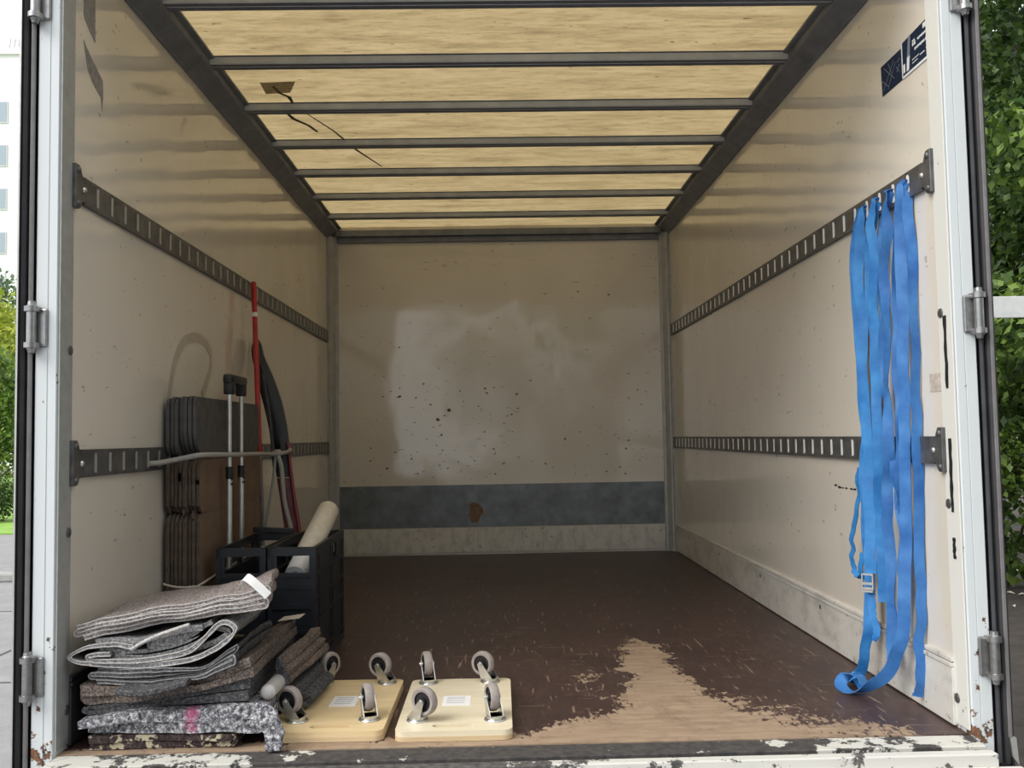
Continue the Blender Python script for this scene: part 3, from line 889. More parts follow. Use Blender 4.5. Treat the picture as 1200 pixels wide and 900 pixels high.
# folded blankets sticking out to the right behind the front ones
c8 = blanket('dark brown folded blanket poking out at the right of the pile, by the crate', [(-.600, .105, .170), (-.57, .10, .175), (-.545, .095, .16)], 3, .10, .46, 'felt_brown', 8, 'felt_dark', skew=.035)
c9 = blanket('dark grey folded blanket lying on the left edge of the left dolly', [(-.605, .034, .095), (-.55, .034, .092), (-.515, .034, .080)], 3, .15, .385, 'felt_dark', 9, 'felt_dark', skew=.02)
bm = nbm(); box(bm, (-.66, .47, .268), (-.60, .478, .295)); bmesh.ops.rotate(bm, cent=(-.63, .47, .28), matrix=Matrix.Rotation(.15, 3, 'Y'), verts=bm.verts)
bm.free()

# ------------------------------------------------------------------ dollies
def castor(parent, bx_, by_, zb, ang, lean):
    """upside-down swivel castor: plate on the board, wheel on top; ang = direction its visible face looks"""
    nrm = Vector((math.cos(ang), math.sin(ang), 0)); tr = Vector((-nrm.y, nrm.x, 0)) * lean
    base = Vector((bx_, by_, zb)); wc = base + tr * .022 + Vector((0, 0, .049))
    bm = nbm()
    lathe(bm, [(0, 0), (.026, 0), (.027, .002), (.026, .004), (.020, .005), (.020, .010), (.017, .012), (0, .012)], base, (0, 0, 1), 20)
    c = obj('castor', bm, 'zinc', parent, 35)
    # fork: two cheeks joined by a saddle
    bm = nbm()
    for s in (-1, 1):
        o_ = nrm * (s * .0155)
        a = base + Vector((0, 0, .010)); t_ = tr.normalized()
        q = [a - t_ * .018 + o_, a + t_ * .020 + o_, wc + t_ * .009 + o_, wc + Vector((0, 0, .009)) + o_, wc - t_ * .008 + o_]
        prism(bm, q, nrm * (.002 * s))
    q0 = base + Vector((0, 0, .0095))
    t_ = tr.normalized()
    prism(bm, [q0 - t_ * .018 - nrm * .0175, q0 + t_ * .020 - nrm * .0175, q0 + t_ * .020 + nrm * .0175, q0 - t_ * .018 + nrm * .0175], (0, 0, .0025))
    obj('fork', bm, 'zinc', c)
    bm = nbm()
    R = .034
    lathe(bm, [(.0235, -.010), (R - .004, -.0115), (R - .001, -.008), (R, 0), (R - .001, .008), (R - .004, .0115), (.0235, .010), (.0235, -.010)], wc, nrm, 28)
    obj('tread', bm, 'tread', c, 50)
    bm = nbm()
    lathe(bm, [(0, -.009), (.008, -.0125), (.010, -.0125), (.0105, -.006), (.0225, -.006), (.0236, -.0095), (.0236, .0095), (.0225, .006), (.0105, .006), (.010, .0125), (.008, .0125), (0, .009)], wc, nrm, 24)
    obj('wheel_hub', bm, 'hub', c, 40)
    bm = nbm()
    lathe(bm, [(0, -.021), (.004, -.021), (.0052, -.0185), (.0052, .0185), (.004, .021), (0, .021)], wc, nrm, 10)
    obj('axle', bm, 'zinc', c, 40)

def rrect(x0, y0, x1, y1, r, seg=6):
    pts = []
    for cx, cy, a0 in ((x1 - r, y1 - r, 0), (x0 + r, y1 - r, PI / 2), (x0 + r, y0 + r, PI), (x1 - r, y0 + r, 1.5 * PI)):
        for k in range(seg + 1):
            a = a0 + PI / 2 * k / seg
            pts.append((cx + r * math.cos(a), cy + r * math.sin(a)))
    return pts

def plate_hole(bm, outer, hole, z0, z1):
    """flat plate with one hole"""
    def ring(pts, z): return [bm.verts.new((x, y, z)) for x, y in pts]
    for z in (z0, z1):
        pass
    ot, it = ring(outer, z1), ring(hole, z1)
    ob, ib = ring(outer, z0), ring(hole, z0)
    for o_, i_ in ((ot, it), (ob, ib)):
        es = []
        for r_ in (o_, i_):
            for k in range(len(r_)): es.append(bm.edges.new((r_[k], r_[(k + 1) % len(r_)])))
        bmesh.ops.triangle_fill(bm, use_beauty=True, use_dissolve=False, edges=es)
    for t_, b_ in ((ot, ob), (it, ib)):
        for k in range(len(t_)):
            k2 = (k + 1) % len(t_); bm.faces.new((t_[k], t_[k2], b_[k2], b_[k]))

def dolly(label, cx, cy, rot, mat, castors, slot_x, lab, lab_label):
    t = thing('dolly', label, 'dolly', (cx, cy, 0), 'furniture dollies on the floor')
    wx, wy = .138, .232
    Rm = Matrix.Rotation(rot, 3, 'Z')
    def place(bm):
        bmesh.ops.rotate(bm, cent=(0, 0, 0), matrix=Rm, verts=bm.verts)
        bmesh.ops.translate(bm, vec=(cx, cy, 0), verts=bm.verts)
    bm = nbm()
    ou = rrect(-wx, -wy, wx, wy, .022)
    ho = rrect(slot_x - .05, -wy + .030, slot_x + .05, -wy + .052, .0105)
    plate_hole(bm, ou, ho, .012, .0245)
    place(bm); board = obj('board', bm, mat, t)
    bm = nbm(); o2 = rrect(-wx - .0005, -wy - .0005, wx + .0005, wy + .0005, .022)
    prism(bm, [(x, y, .001) for x, y in o2], (0, 0, .0112)); place(bm); obj('bottom_ply', bm, 'ply_edge', board)
    bm = nbm(); lx0, ly0, lx1, ly1 = lab
    prism(bm, [(lx0, ly0, .0246), (lx1, ly0, .0246), (lx1, ly1, .0246), (lx0, ly1, .0246)], (0, 0, .0006)); place(bm)
    lb = obj('label', bm, 'paper_white', board); plabel(lb, lab_label)
    bm = nbm(); lw, lh = lx1 - lx0, ly1 - ly0
    for v0 in (.25, .45, .65, .8):
        prism(bm, [(lx0 + lw * .15, ly0 + lh * v0, .0253), (lx0 + lw * .8, ly0 + lh * v0, .0253), (lx0 + lw * .8, ly0 + lh * (v0 + .06), .0253), (lx0 + lw * .15, ly0 + lh * (v0 + .06), .0253)], (0, 0, .0002))
    place(bm); obj('print_lines', bm, 'label_grey', lb)
    for c in castors: castor(t, *c)
    return t
rad = math.radians
dolly('pale plywood dolly on the right, lying upside down with four castors up', -.146, .222, -.005, 'ply_light',
      [(-.238, .076, .0245, rad(-122), 1), (-.050, .069, .0245, rad(-163), -1), (-.064, .415, .0245, rad(-118), -1), (-.236, .415, .0245, rad(-165), -1)],
      -.002, (-.04, -.03, .032, .058), 'white paper label with grey print')
dolly('tan plywood dolly on the left, upside down beside the blankets', -.449, .236, -.01, 'ply_tan',
      [(-.356, .092, .0245, rad(-160), -1), (-.532, .092, .0245, rad(-112), -1), (-.352, .425, .0245, rad(-115), -1), (-.530, .438, .0245, rad(-35), 1)],
      .01, (-.028, -.03, .04, .065), 'white paper label partly behind a castor')

# ------------------------------------------------------------------ folding crates
def side_panel(bm, a, b, z0, z1, th, nrm, hole, ribs):
    """moulded panel from a to b (xy), thickness th towards -nrm"""
    a = Vector((*a, 0)); b = Vector((*b, 0)); d = (b - a); ln_ = d.length; d.normalize(); nrm = Vector(nrm)
    def slab(u0, u1, v0, v1, depth0, depth1):
        p = [a + d * u0 - nrm * depth0, a + d * u1 - nrm * depth0, a + d * u1 - nrm * depth1, a + d * u0 - nrm * depth1]
        prism(bm, [(q.x, q.y, z0 + v0) for q in p], (0, 0, v1 - v0))
    H = z1 - z0; st = .014
    slab(0, st, 0, H, 0, th); slab(ln_ - st, ln_, 0, H, 0, th)
    hu0, hu1, hv0, hv1 = hole
    slab(st, ln_ - st, hv1, H, 0, th)                        # top rail
    slab(st, hu0, hv0, hv1, .003, th); slab(hu1, ln_ - st, hv0, hv1, .003, th)
    slab(st, ln_ - st, 0, hv0 - .012, .004, th)              # recessed field
    slab(st, ln_ - st, hv0 - .012, hv0, -.002, th)           # ledge below the hand hole
    for v0, v1, pr in ribs: slab(st, ln_ - st, v0, v1, pr, .006)

def crate(name, label, x0, x1, y0, y1, h, z0=.0):
    t = thing(name, label, 'crate', ((x0 + x1) / 2, (y0 + y1) / 2, z0))
    th = .010; wx = x1 - x0; wy = y1 - y0
    rb = [(.03, .05, 0), (.10, .112, -.001), (.175, .188, -.003), (.235, .243, 0)]
    hz = (h - .078, h - .026)
    bm = nbm(); side_panel(bm, (x0, y0), (x1, y0), z0 + .02, z0 + h, th, (0, -1, 0), (.026, wx - .020, hz[0] - .02, hz[1] - .02), rb); f = obj('front_panel', bm, 'black_plastic', t)
    bm = nbm(); side_panel(bm, (x1, y1), (x0, y1), z0 + .02, z0 + h, th, (0, 1, 0), (.026, wx - .020, hz[0] - .02, hz[1] - .02), rb); obj('back_panel', bm, 'black_plastic', t)
    for s, x in ((1, x1), (-1, x0)):
        bm = nbm()
        p, q = ((x, y0 + th), (x, y1 - th)) if s > 0 else ((x, y1 - th), (x, y0 + th))
        L_ = wy - 2 * th
        side_panel(bm, p, q, z0 + .02, z0 + h, th, (s, 0, 0), (L_ * .62 if s > 0 else L_ * .12, L_ * .74 if s > 0 else L_ * .88, hz[0] - .02, hz[1] - .02), [(.02, .034, 0), (.13, .142, 0), (.2, .21, 0)])
        for u in (.06, .12, .5, .56, .9):
            yy = y0 + wy * u
            box(bm, (min(x, x - s * .006), yy, z0 + .02), (max(x, x - s * .006), yy + .012, z0 + h - .03))
        obj('side_panel', bm, 'black_plastic', t)
    bm = nbm(); box(bm, (x0, y0, z0), (x1, y1, z0 + .022), .003); obj('base', bm, 'black_plastic', t)
    bm = nbm()
    for y in (y0 - .004,):
        tube(bm, [(x0 + .004, y, z0 + h - .03), (x0 + .004, y, z0 + h - .002), (x0 + .02, y - .001, z0 + h + .002)], .0035, 6)
    obj('latch', bm, 'grip_black', t)
    return t
crate_r = crate('folding_crate', 'black plastic folding crate holding the pale roll, nearest the open floor', -.738, -.592, .64, 1.165, .382)
crate_l = crate('crate_trolley', 'black plastic crate trolley with a telescopic handle, left of the other crate', -.900, -.748, .66, 1.12, .380)
# telescopic handle belongs to the left crate
for y in (.845, .985):
    bm = nbm(); tube(bm, [(-.912, y, .05), (-.912, y, .60)], .0095, 12); obj('lower_tube', bm, 'alu_tube', crate_l, 40)
    bm = nbm(); tube(bm, [(-.912, y, .60), (-.912, y, .885)], .0075, 12); obj('upper_tube', bm, 'alu_tube', crate_l, 40)
    bm = nbm(); tube(bm, [(-.912, y, .585), (-.912, y, .625)], .0115, 12)
    for k in range(3):
        lathe(bm, [(0, .003), (.004, .003), (.004, 0)], (-.902, y - .006, .60 - k * .016), (.6, -.8, 0), 8)
    obj('tube_collar', bm, 'grip_black', crate_l, 40)
bm = nbm()
for y in (.845, .985): box(bm, (-.927, y - .020, .862), (-.897, y + .020, .915), .005)
box(bm, (-.928, .820, .897), (-.896, 1.010, .928), .008)
obj('grip', bm, 'grip_black', crate_l, 40)
bm = nbm(); box(bm, (-.905, 1.105, .375), (-.760, 1.118, .395), .003); bmesh.ops.rotate(bm, cent=(-.76, 1.11, .38), matrix=Matrix.Rotation(.06, 3, 'Y'), verts=bm.verts)
obj('back_flap', bm, 'black_plastic', crate_l)

# pale roll standing in the right crate
p0 = Vector((-.668, .715, .285)); p1 = Vector((-.619, 1.03, .470)); ax = (p1 - p0).normalized(); ln_ = (p1 - p0).length
bm = nbm(); R = .036
lathe(bm, [(.016, .0), (R, .0), (R, .07)], p0, ax, 28)
t = thing('foam_roll', 'pale beige roll of packing film leaning out of the right crate', 'roll', p0)
lathe(bm, [(.016, .0), (.016, .07)], p0, ax, 28)
obj('white_end', bm, 'roll_white', t, 50)
bm = nbm(); lathe(bm, [(R, .07), (R + .001, .075), (R + .0005, ln_ - .012), (R - .006, ln_ - .001), (.016, ln_), (0, ln_ - .004)], p0, ax, 28)
obj('roll', bm, 'roll_beige', t, 50)

# ------------------------------------------------------------------ bundle of flattened boxes and grey covers by the left wall
rr = random.Random(11)
ORD = ['first', 'second', 'third', 'fourth', 'fifth', 'sixth', 'seventh', 'eighth']
nb = 8
for i in range(nb):
    x0 = -1.036 + i * .0122; j = rr.uniform(-.012, .012)
    y0 = .612 + j + .004 * i; y1 = 1.36 + rr.uniform(-.02, .02); zt = .655 + rr.uniform(-.006, .004)
    bm = nbm()
    # upper flap and main panel with crease gap, as a flattened box
    zc_ = .49 + rr.uniform(-.004, .004) - (0 if i < nb - 1 else 0)
    rnd_ = .02
    def sheet(za, zb):
        pts = [(y0 + rnd_, za), (y1 - rnd_, za), (y1, za + rnd_), (y1, zb - rnd_), (y1 - rnd_, zb), (y0 + rnd_, zb), (y0, zb - rnd_), (y0, za + rnd_)]
        NSEG = 1
        prism(bm, [(x0, y, z) for y, z in pts], (.0088, 0, 0))
    sheet(.002, zc_ - .004); sheet(zc_ + .004, zt)
    for k in range(5):                                      # ragged front edge nicks
        z = rr.uniform(.05, .6)
        box(bm, (x0 + .001, y0 - .004, z), (x0 + .007, y0 + .012, z + rr.uniform(.01, .05)))
    box(bm, (x0 + .002, y0 + .03, zc_ - .01), (x0 + .006, y1 - .03, zc_ + .01))
    for f in bm.faces:
        f.normal_update()
        if abs(f.normal.y) > .6 or max(v.co.y for v in f.verts) < y0 + .03: f.material_index = 1
    o = obj('flattened_box', bm, 'cardboard', None, False, ['cardboard', 'cardboard_dark'])
    if i == nb - 1: tag(o, 'brown flattened cardboard box, outermost of the upright bundle facing the crates', 'box', 'flattened cardboard boxes by the left wall')
    else: tag(o, '%s flattened cardboard box from the left wall in the upright bundle' % ORD[i], 'box', 'flattened cardboard boxes by the left wall')
for i in range(7):
    x0 = -1.036 + i * .0137; y0 = .606 + rr.uniform(-.006, .006) + (.004 if i == 6 else 0); y1 = 1.36 + rr.uniform(-.02, .02)
    z0 = .668; z1 = .845 + rr.uniform(-.006, .006)
    r1 = .07 if i > 2 else .03
    bm = nbm()
    pts = []
    for cy, cz, a0, r_ in ((y1 - .03, z1 - .03, 0, .03), (y0 + .02, z1 - .02, PI / 2, .02), (y0 + r1, z0 + r1, PI, r1), (y1 - .03, z0 + .03, 1.5 * PI, .03)):
        for k in range(7):
            a = a0 + PI / 2 * k / 6; pts.append((cy + r_ * math.cos(a), cz + r_ * math.sin(a)))
    prism(bm, [(x0, y, z) for y, z in pts], (.0105, 0, 0))
    bmesh.ops.bevel(bm, geom=[e for e in bm.edges if abs(e.verts[0].co.x - e.verts[1].co.x) < 1e-6], offset=.0022, segments=2, affect='EDGES')
    o = obj('padded_cover', bm, 'felt_pad', None, 40)
    if i == 6: tag(o, 'grey padded cover, outermost one on top of the cardboard bundle', 'cover', 'grey padded covers on the bundle')
    else: tag(o, '%s dark grey padded cover from the left wall, on top of the cardboard bundle' % ORD[i], 'cover', 'grey padded covers on the bundle')
# string round the bundle, cord across everything
bm = nbm()
sp_ = smooth_path([(-1.038, .600, .285), (-.995, .592, .276), (-.945, .596, .276), (-.931, .62, .28), (-.930, .9, .292), (-.930, 1.34, .30), (-.95, 1.384, .30), (-1.038, 1.384, .30)], 5)
tube(bm, sp_, .0035, 6); tag(obj('string', bm, 'string', None, 60), 'thin cream string tied round the bottom of the cardboard bundle', 'string')
bm = nbm()
cp = smooth_path([(-1.037, .475, .648), (-1.026, .52, .648), (-1.0, .583, .655), (-.95, .588, .664), (-.925, .62, .668), (-.892, .84, .664), (-.890, .99, .662), (-.893, 1.2, .660), (-.90, 1.40, .655), (-.875, 1.50, .66), (-.87, 1.56, .67)], 6)
tube(bm, cp, .008, 8)
t = thing('rope', 'grey cord tied from the left rail across the cardboard bundle and handles', 'cord', (-1.0, .5, .64))
obj('strand', bm, 'rope', t, 60)
bm = nbm(); lathe(bm, [(0, -.02), (.012, -.016), (.016, 0), (.012, .016), (0, .02)], (-.895, 1.43, .658), (1, .3, .2), 10); obj('knot', bm, 'rope', t, 60)
bm = nbm(); tube(bm, smooth_path([(-.893, 1.43, .655), (-.875, 1.42, .60), (-.862, 1.41, .48), (-.835, 1.41, .36)], 5), .009, 7); tube(bm, smooth_path([(-.900, 1.43, .65), (-.905, 1.41, .55), (-.925, 1.40, .42), (-.93, 1.40, .36)], 5), .006, 7); obj('loose_end', bm, 'rope', t, 60)

# ------------------------------------------------------------------ red pole, long curved board, hand truck tubes
t = thing('pole', 'red pole with a white band leaning against the left wall', 'pole', (-.93, 1.5, 0))
bm = nbm(); pa, pb = Vector((-1.008, 1.52, 1.352)), Vector((-.948, 1.46, .02))
def pt(s): return pa + (pb - pa) * s
tube(bm, [pt(0), pt(.003), pt(.52)], [.008, .0105, .0105], 12); obj('shaft', bm, 'red_paint', t, 40)
bm = nbm(); tube(bm, [pt(.52), pt(1)], .009, 12); plabel(obj('lower_shaft', bm, 'grey_tube', t, 40), 'grey lower section of the pole')
bm = nbm(); tube(bm, [pt(.095), pt(.108)], .0112, 12); plabel(obj('white_band', bm, 'paper_white', t, 40), 'white band round the red pole')

t = thing('curved_board', 'long black curved board with a dark red lower end leaning in the left corner', 'board', (-.80, 1.55, 0))
# outline in the plane facing the door: left edge and right edge as traced, thickness backwards, leaning on the wall
def lean_y(z): return 1.60 - .08 * (1.12 - z)
Lf = [(-1.022, 1.125), (-1.036, 1.10), (-1.034, 1.05), (-1.010, .95), (-.975, .82), (-.945, .68), (-.925, .56)]
Rt = [(-1.012, 1.128), (-.998, 1.10), (-.985, 1.05), (-.945, .96), (-.905, .84), (-.880, .70), (-.868, .56)]
bm = nbm()
pl = smooth_path([(x, lean_y(z), z) for x, z in Lf], 4); pr = smooth_path([(x, lean_y(z), z) for x, z in Rt], 4)
def loft(bm, A, B, th):
    ra = [bm.verts.new(p) for p in A]; rb = [bm.verts.new(p) for p in B]
    ca = [bm.verts.new((a + b) / 2 + Vector((.004, -th * .7, 0))) for a, b in zip(A, B)]
    ba = [bm.verts.new(p + Vector((0, th, 0))) for p in A]; bb = [bm.verts.new(p + Vector((0, th, 0))) for p in B]
    n_ = len(ra)
    for i in range(n_ - 1):
        bm.faces.new((ra[i], ca[i], ca[i + 1], ra[i + 1])); bm.faces.new((ca[i], rb[i], rb[i + 1], ca[i + 1]))
        bm.faces.new((ba[i], ba[i + 1], bb[i + 1], bb[i])); bm.faces.new((ra[i], ra[i + 1], ba[i + 1], ba[i])); bm.faces.new((rb[i], bb[i], bb[i + 1], rb[i + 1]))
    for i in (0, n_ - 1): bm.faces.new((ra[i], ca[i], rb[i], bb[i], ba[i]))
loft(bm, pl, pr, .018); obj('blade', bm, 'black_plastic', t, 40)
bm = nbm()
pl = smooth_path([(x, lean_y(z), z) for x, z in ((-.925, .556), (-.905, .44), (-.880, .28), (-.85, .02))], 4); pr = smooth_path([(x, lean_y(z), z) for x, z in ((-.868, .556), (-.842, .44), (-.815, .28), (-.775, .02))], 4)
loft(bm, pl, pr, .016); plabel(obj('lower_end', bm, 'maroon', t, 40), 'dark red lower end of the board')
bm = nbm(); tube(bm, smooth_path([(-.880, lean_y(.7) - .01, .70), (-.862, lean_y(.55) - .01, .55), (-.830, lean_y(.35) - .01, .35), (-.772, lean_y(.02) - .01, .02)], 5), .007, 8); plabel(obj('edge_tube', bm, 'dark_red', t, 40), 'dark red tube along the right edge')
bm = nbm(); tube(bm, smooth_path([(-.985, lean_y(.98) - .016, .98), (-.955, lean_y(.82) - .016, .82), (-.93, lean_y(.6) - .016, .6)], 5), .008, 8); obj('inner_rib', bm, 'dark_seal', t, 40)

# ------------------------------------------------------------------ blue lashing straps
WD = Vector((-.78, .62, 0))
def webbing(pts, width=.036, twist=None, sub=6, seed=0, wav=.0):
    hook = abs(pts[0][0] - (HW - .010)) < 1e-6
    width *= .80; wav = wav * 1.5 + .35
    pts = smooth_path(pts, sub); n_ = len(pts)
    bm = nbm(); wd = []
    for i, p in enumerate(pts):
        s = i / (n_ - 1)
        a = 0
        if twist:
            for (s0, a0), (s1, a1) in zip(twist, twist[1:]):
                if s0 <= s <= s1: k = (s - s0) / max(1e-6, s1 - s0); k = k * k * (3 - 2 * k); a = a0 + (a1 - a0) * k
        a += wav * noise.noise(Vector((s * 9, seed * 5.3, 0)))
        wd.append(Matrix.Rotation(a, 3, 'Z') @ WD)
        pts[i] = p + Vector((-.009, .005, 0)) * (noise.noise(Vector((s * 14, seed * 3.1, 7))) if .04 < s < .96 else 0)
    tg = [(pts[min(i + 1, n_ - 1)] - pts[max(i - 1, 0)]).normalized() for i in range(n_)]
    for i in range(n_):
        if 10 < i < n_ - 1:
            nn_ = tg[i].cross(wd[i]); pts[i] = pts[i] + nn_ * (.0075 * noise.noise(Vector((pts[i].z * 16 + pts[i].y * 5, seed * 9.1, 3))))
            if pts[i].z < .006: pts[i].z = .006
    wl = [width * (min(1, .32 + .68 * max(0, i - 8) / 10) if hook else 1) for i in range(n_)]
    ribbon(bm, pts, wd, wl, .0022)
    return bm
XS = 1.018
def top_hook(y, z=1.345):
    # loop of webbing through the slot
    return [(HW - .010, y, z + .002), (HW - .024, y, z + .004), (HW - .030, y, z - .02)]
# strap 1: slot at y=.39, with cam buckle
t = thing('lashing_strap', 'blue strap with a silver buckle, in the leftmost occupied slot', 'strap', (XS, .39, .02), 'blue lashing straps on the right wall')
obj('webbing', webbing(top_hook(.390) + [(1.018, .400, 1.25), (1.012, .40, 1.05), (1.010, .388, .85), (1.006, .375, .66), (1.002, .362, .50), (.998, .358, .38), (.997, .356, .312)], .038, [(0, 0), (.12, -.5), (.3, 0), (1, .1)], seed=1, wav=.25), 'strap_blue', t, 40)
obj('webbing', webbing([(1.030, .392, 1.342), (1.022, .43, 1.27), (1.018, .438, 1.10), (1.018, .428, .92), (1.016, .418, .76), (1.010, .405, .62), (1.008, .40, .50), (1.006, .398, .36), (1.000, .396, .22), (.992, .392, .12), (.985, .40, .06), (.975, .425, .018), (.955, .418, .008), (.945, .37, .010), (.955, .34, .02)], .036, [(0, .3), (.25, -.2), (.55, .1), (.7, .9), (.8, .2), (1, -.4)], seed=2, wav=.25), 'strap_blue', t, 40)
obj('tail_loop', webbing([(1.006, .432, .60), (1.004, .462, .50), (1.004, .500, .40), (1.004, .515, .33), (1.004, .500, .298), (1.003, .465, .286), (1.003, .43, .30), (1.003, .425, .36)], .022, [(0, -.6), (1, -.5)], seed=3), 'strap_blue', t, 40)
obj('short_end', webbing([(.997, .356, .268), (.996, .352, .22), (.996, .342, .17), (.996, .33, .135)], .026, [(0, .1), (1, -.3)], seed=4), 'strap_blue', t, 40)
bm = nbm()
SB = .66; c0 = Vector((.986, .356, .290)); e1 = WD.normalized(); e2 = Vector((0, 0, 1)); e3 = e1.cross(e2)
def slab(u0, u1, v0, v1, w0, w1):
    q = [c0 + e1 * (u * SB) + e2 * (v * .85) + e3 * w0 for u, v in ((u0, v0), (u1, v0), (u1, v1), (u0, v1))]
    prism(bm, q, e3 * (w1 - w0))
slab(-.024, -.019, -.024, .026, -.005, .005); slab(.019, .024, -.024, .026, -.005, .005)
slab(-.024, .024, .020, .026, -.003, .003); slab(-.024, .024, -.026, -.018, -.006, .006); slab(-.019, .019, -.010, -.002, -.006, .004)
slab(-.022, .022, -.034, -.027, -.008, .0)
plabel(obj('buckle', bm, 'zinc', t), 'silver cam buckle')
# strap 2: slot at y=.3025
t = thing('lashing_strap', 'blue strap hanging flat in the second occupied slot from the left', 'strap', (XS, .30, .14), 'blue lashing straps on the right wall')
obj('webbing', webbing(top_hook(.3025) + [(1.020, .318, 1.25), (1.018, .322, 1.05), (1.016, .322, .85), (1.014, .322, .66), (1.012, .322, .50), (1.010, .318, .36), (1.010, .315, .24)], .034, [(0, .2), (.2, 0), (1, .1)], seed=5, wav=.2), 'strap_blue', t, 40)
obj('webbing', webbing([(1.032, .300, 1.34), (1.026, .345, 1.24), (1.028, .365, 1.05), (1.028, .36, .8), (1.026, .35, .6), (1.024, .348, .45), (1.022, .345, .30)], .030, [(0, -.3), (1, .2)], seed=6, wav=.3), 'strap_blue', t, 40)
# strap 3: slot at y=.215, wavy violet-blue
t = thing('lashing_strap', 'crinkled violet-blue strap with a cut lower end, third occupied slot from the left', 'strap', (XS, .21, .08), 'blue lashing straps on the right wall')
obj('webbing', webbing(top_hook(.215) + [(1.022, .232, 1.25), (1.018, .238, 1.10), (1.016, .240, .95), (1.014, .244, .80), (1.012, .236, .66), (1.010, .262, .54), (1.008, .262, .42), (1.006, .262, .28), (1.004, .262, .17), (1.004, .258, .100)], .036, [(0, .3), (.15, -.9), (.3, .4), (.42, -.7), (.55, .2), (.7, 0), (1, .1)], seed=7, wav=.7), 'strap_violet', t, 40)
obj('webbing', webbing([(1.032, .213, 1.345), (1.026, .262, 1.25), (1.022, .272, 1.1), (1.020, .27, .95), (1.018, .275, .82), (1.02, .262, .72), (1.022, .24, .63), (1.016, .215, .55), (1.012, .195, .50)], .026, [(0, -.2), (.3, .6), (.6, -.6), (.8, .5), (1, 0)], seed=8, wav=.8), 'strap_violet', t, 40)
# strap 4: slot at y=.1275, long, curling on the floor
t = thing('lashing_strap', 'longest blue strap in the rightmost occupied slot, its end coiled on the floor', 'strap', (XS, .14, 0), 'blue lashing straps on the right wall')
obj('webbing', webbing(top_hook(.1275) + [(1.024, .146, 1.25), (1.022, .150, 1.05), (1.020, .154, .85), (1.018, .162, .66), (1.016, .170, .50), (1.014, .178, .36), (1.008, .180, .25), (.998, .195, .16), (.985, .222, .09), (.960, .262, .035), (.930, .285, .012), (.90, .30, .006), (.888, .33, .012), (.91, .355, .030), (.94, .335, .045), (.945, .30, .022)], .040, [(0, .3), (.15, 0), (.6, .1), (.8, .4), (.9, .9), (1, 1.2)], seed=9, wav=.3), 'strap_violet', t, 40)
obj('webbing', webbing([(1.033, .126, 1.345), (1.030, .176, 1.24), (1.026, .192, 1.1), (1.024, .196, .95), (1.022, .200, .80), (1.022, .195, .66), (1.020, .21, .54), (1.020, .205, .40), (1.018, .212, .28), (1.022, .225, .17)], .028, [(0, -.4), (.2, .8), (.4, -.3), (.6, .7), (.8, -.4), (1, .3)], seed=10, wav=.8), 'strap_violet', t, 40)
obj('webbing', webbing([(1.034, .129, 1.343), (1.034, .115, 1.22), (1.034, .112, .9), (1.034, .125, .6), (1.034, .14, .35), (1.032, .145, .2), (1.030, .150, .08), (1.022, .158, .03)], .032, [(0, .6), (1, .5)], seed=11, wav=.2), 'strap_violet', t, 40)

# ------------------------------------------------------------------ outside: ground, kerb, grass, building, trees
GZ = -.95
bm = nbm(); box(bm, (-90, -40, GZ - .3), (60, 130, GZ)); gr = struct(obj('ground', bm, 'asphalt'))
bm = nbm(); box(bm, (-40, 9.2, GZ), (-1.6, 9.45, GZ + .10), .02); trim(bm, 'kerb', 'grey kerb beside the pavement left of the truck')
bm = nbm(); box(bm, (-40, 9.45, GZ), (-1.6, 14.4, GZ + .08)); trim(bm, 'asphalt', 'grey path between kerb and lawn')
bm = nbm(); box(bm, (-60, 14.4, GZ), (-3, 50, GZ + .10)); o = obj('lawn', bm, 'grass_ground'); tag(o, 'bright green lawn beyond the path on the left', 'lawn'); o['kind'] = 'stuff'
bm = nbm()
for y in (-1.2, 1.6, 4.4, 7.2): box(bm, (-30, y, GZ - .0), (-1.6, y + .03, GZ + .002))
for x in (-4.0, -8.0): box(bm, (x, -20, GZ), (x + .03, 9.2, GZ + .002))
o = obj('pavement_joints', bm, 'dark_seal', gr); o['kind'] = 'stuff'
bm = nbm(); box(bm, (1.9, -8, GZ), (30, 60, GZ + .03)); o = obj('soil_bed', bm, 'soil'); tag(o, 'dark bare soil under the trees on the right', 'soil'); o['kind'] = 'stuff'
bm = nbm(); rr = random.Random(21)
for k in range(350):
    x = rr.uniform(4.2, 9); y = rr.uniform(5.5, 13); s = rr.uniform(.03, .09); a = rr.uniform(0, PI)
    c, s_ = math.cos(a) * s, math.sin(a) * s
    z = GZ + .035
    vs = [bm.verts.new(q) for q in ((x - c, y - s_, z), (x + s_ * .4, y - c * .4, z + .02), (x + c, y + s_, z), (x - s_ * .4, y + c * .4, z + .01))]
    bm.faces.new(vs)
o = obj('leaf_litter', bm, 'roll_beige'); tag(o, 'dry fallen leaves scattered on the dark soil', 'leaves'); o['kind'] = 'stuff'

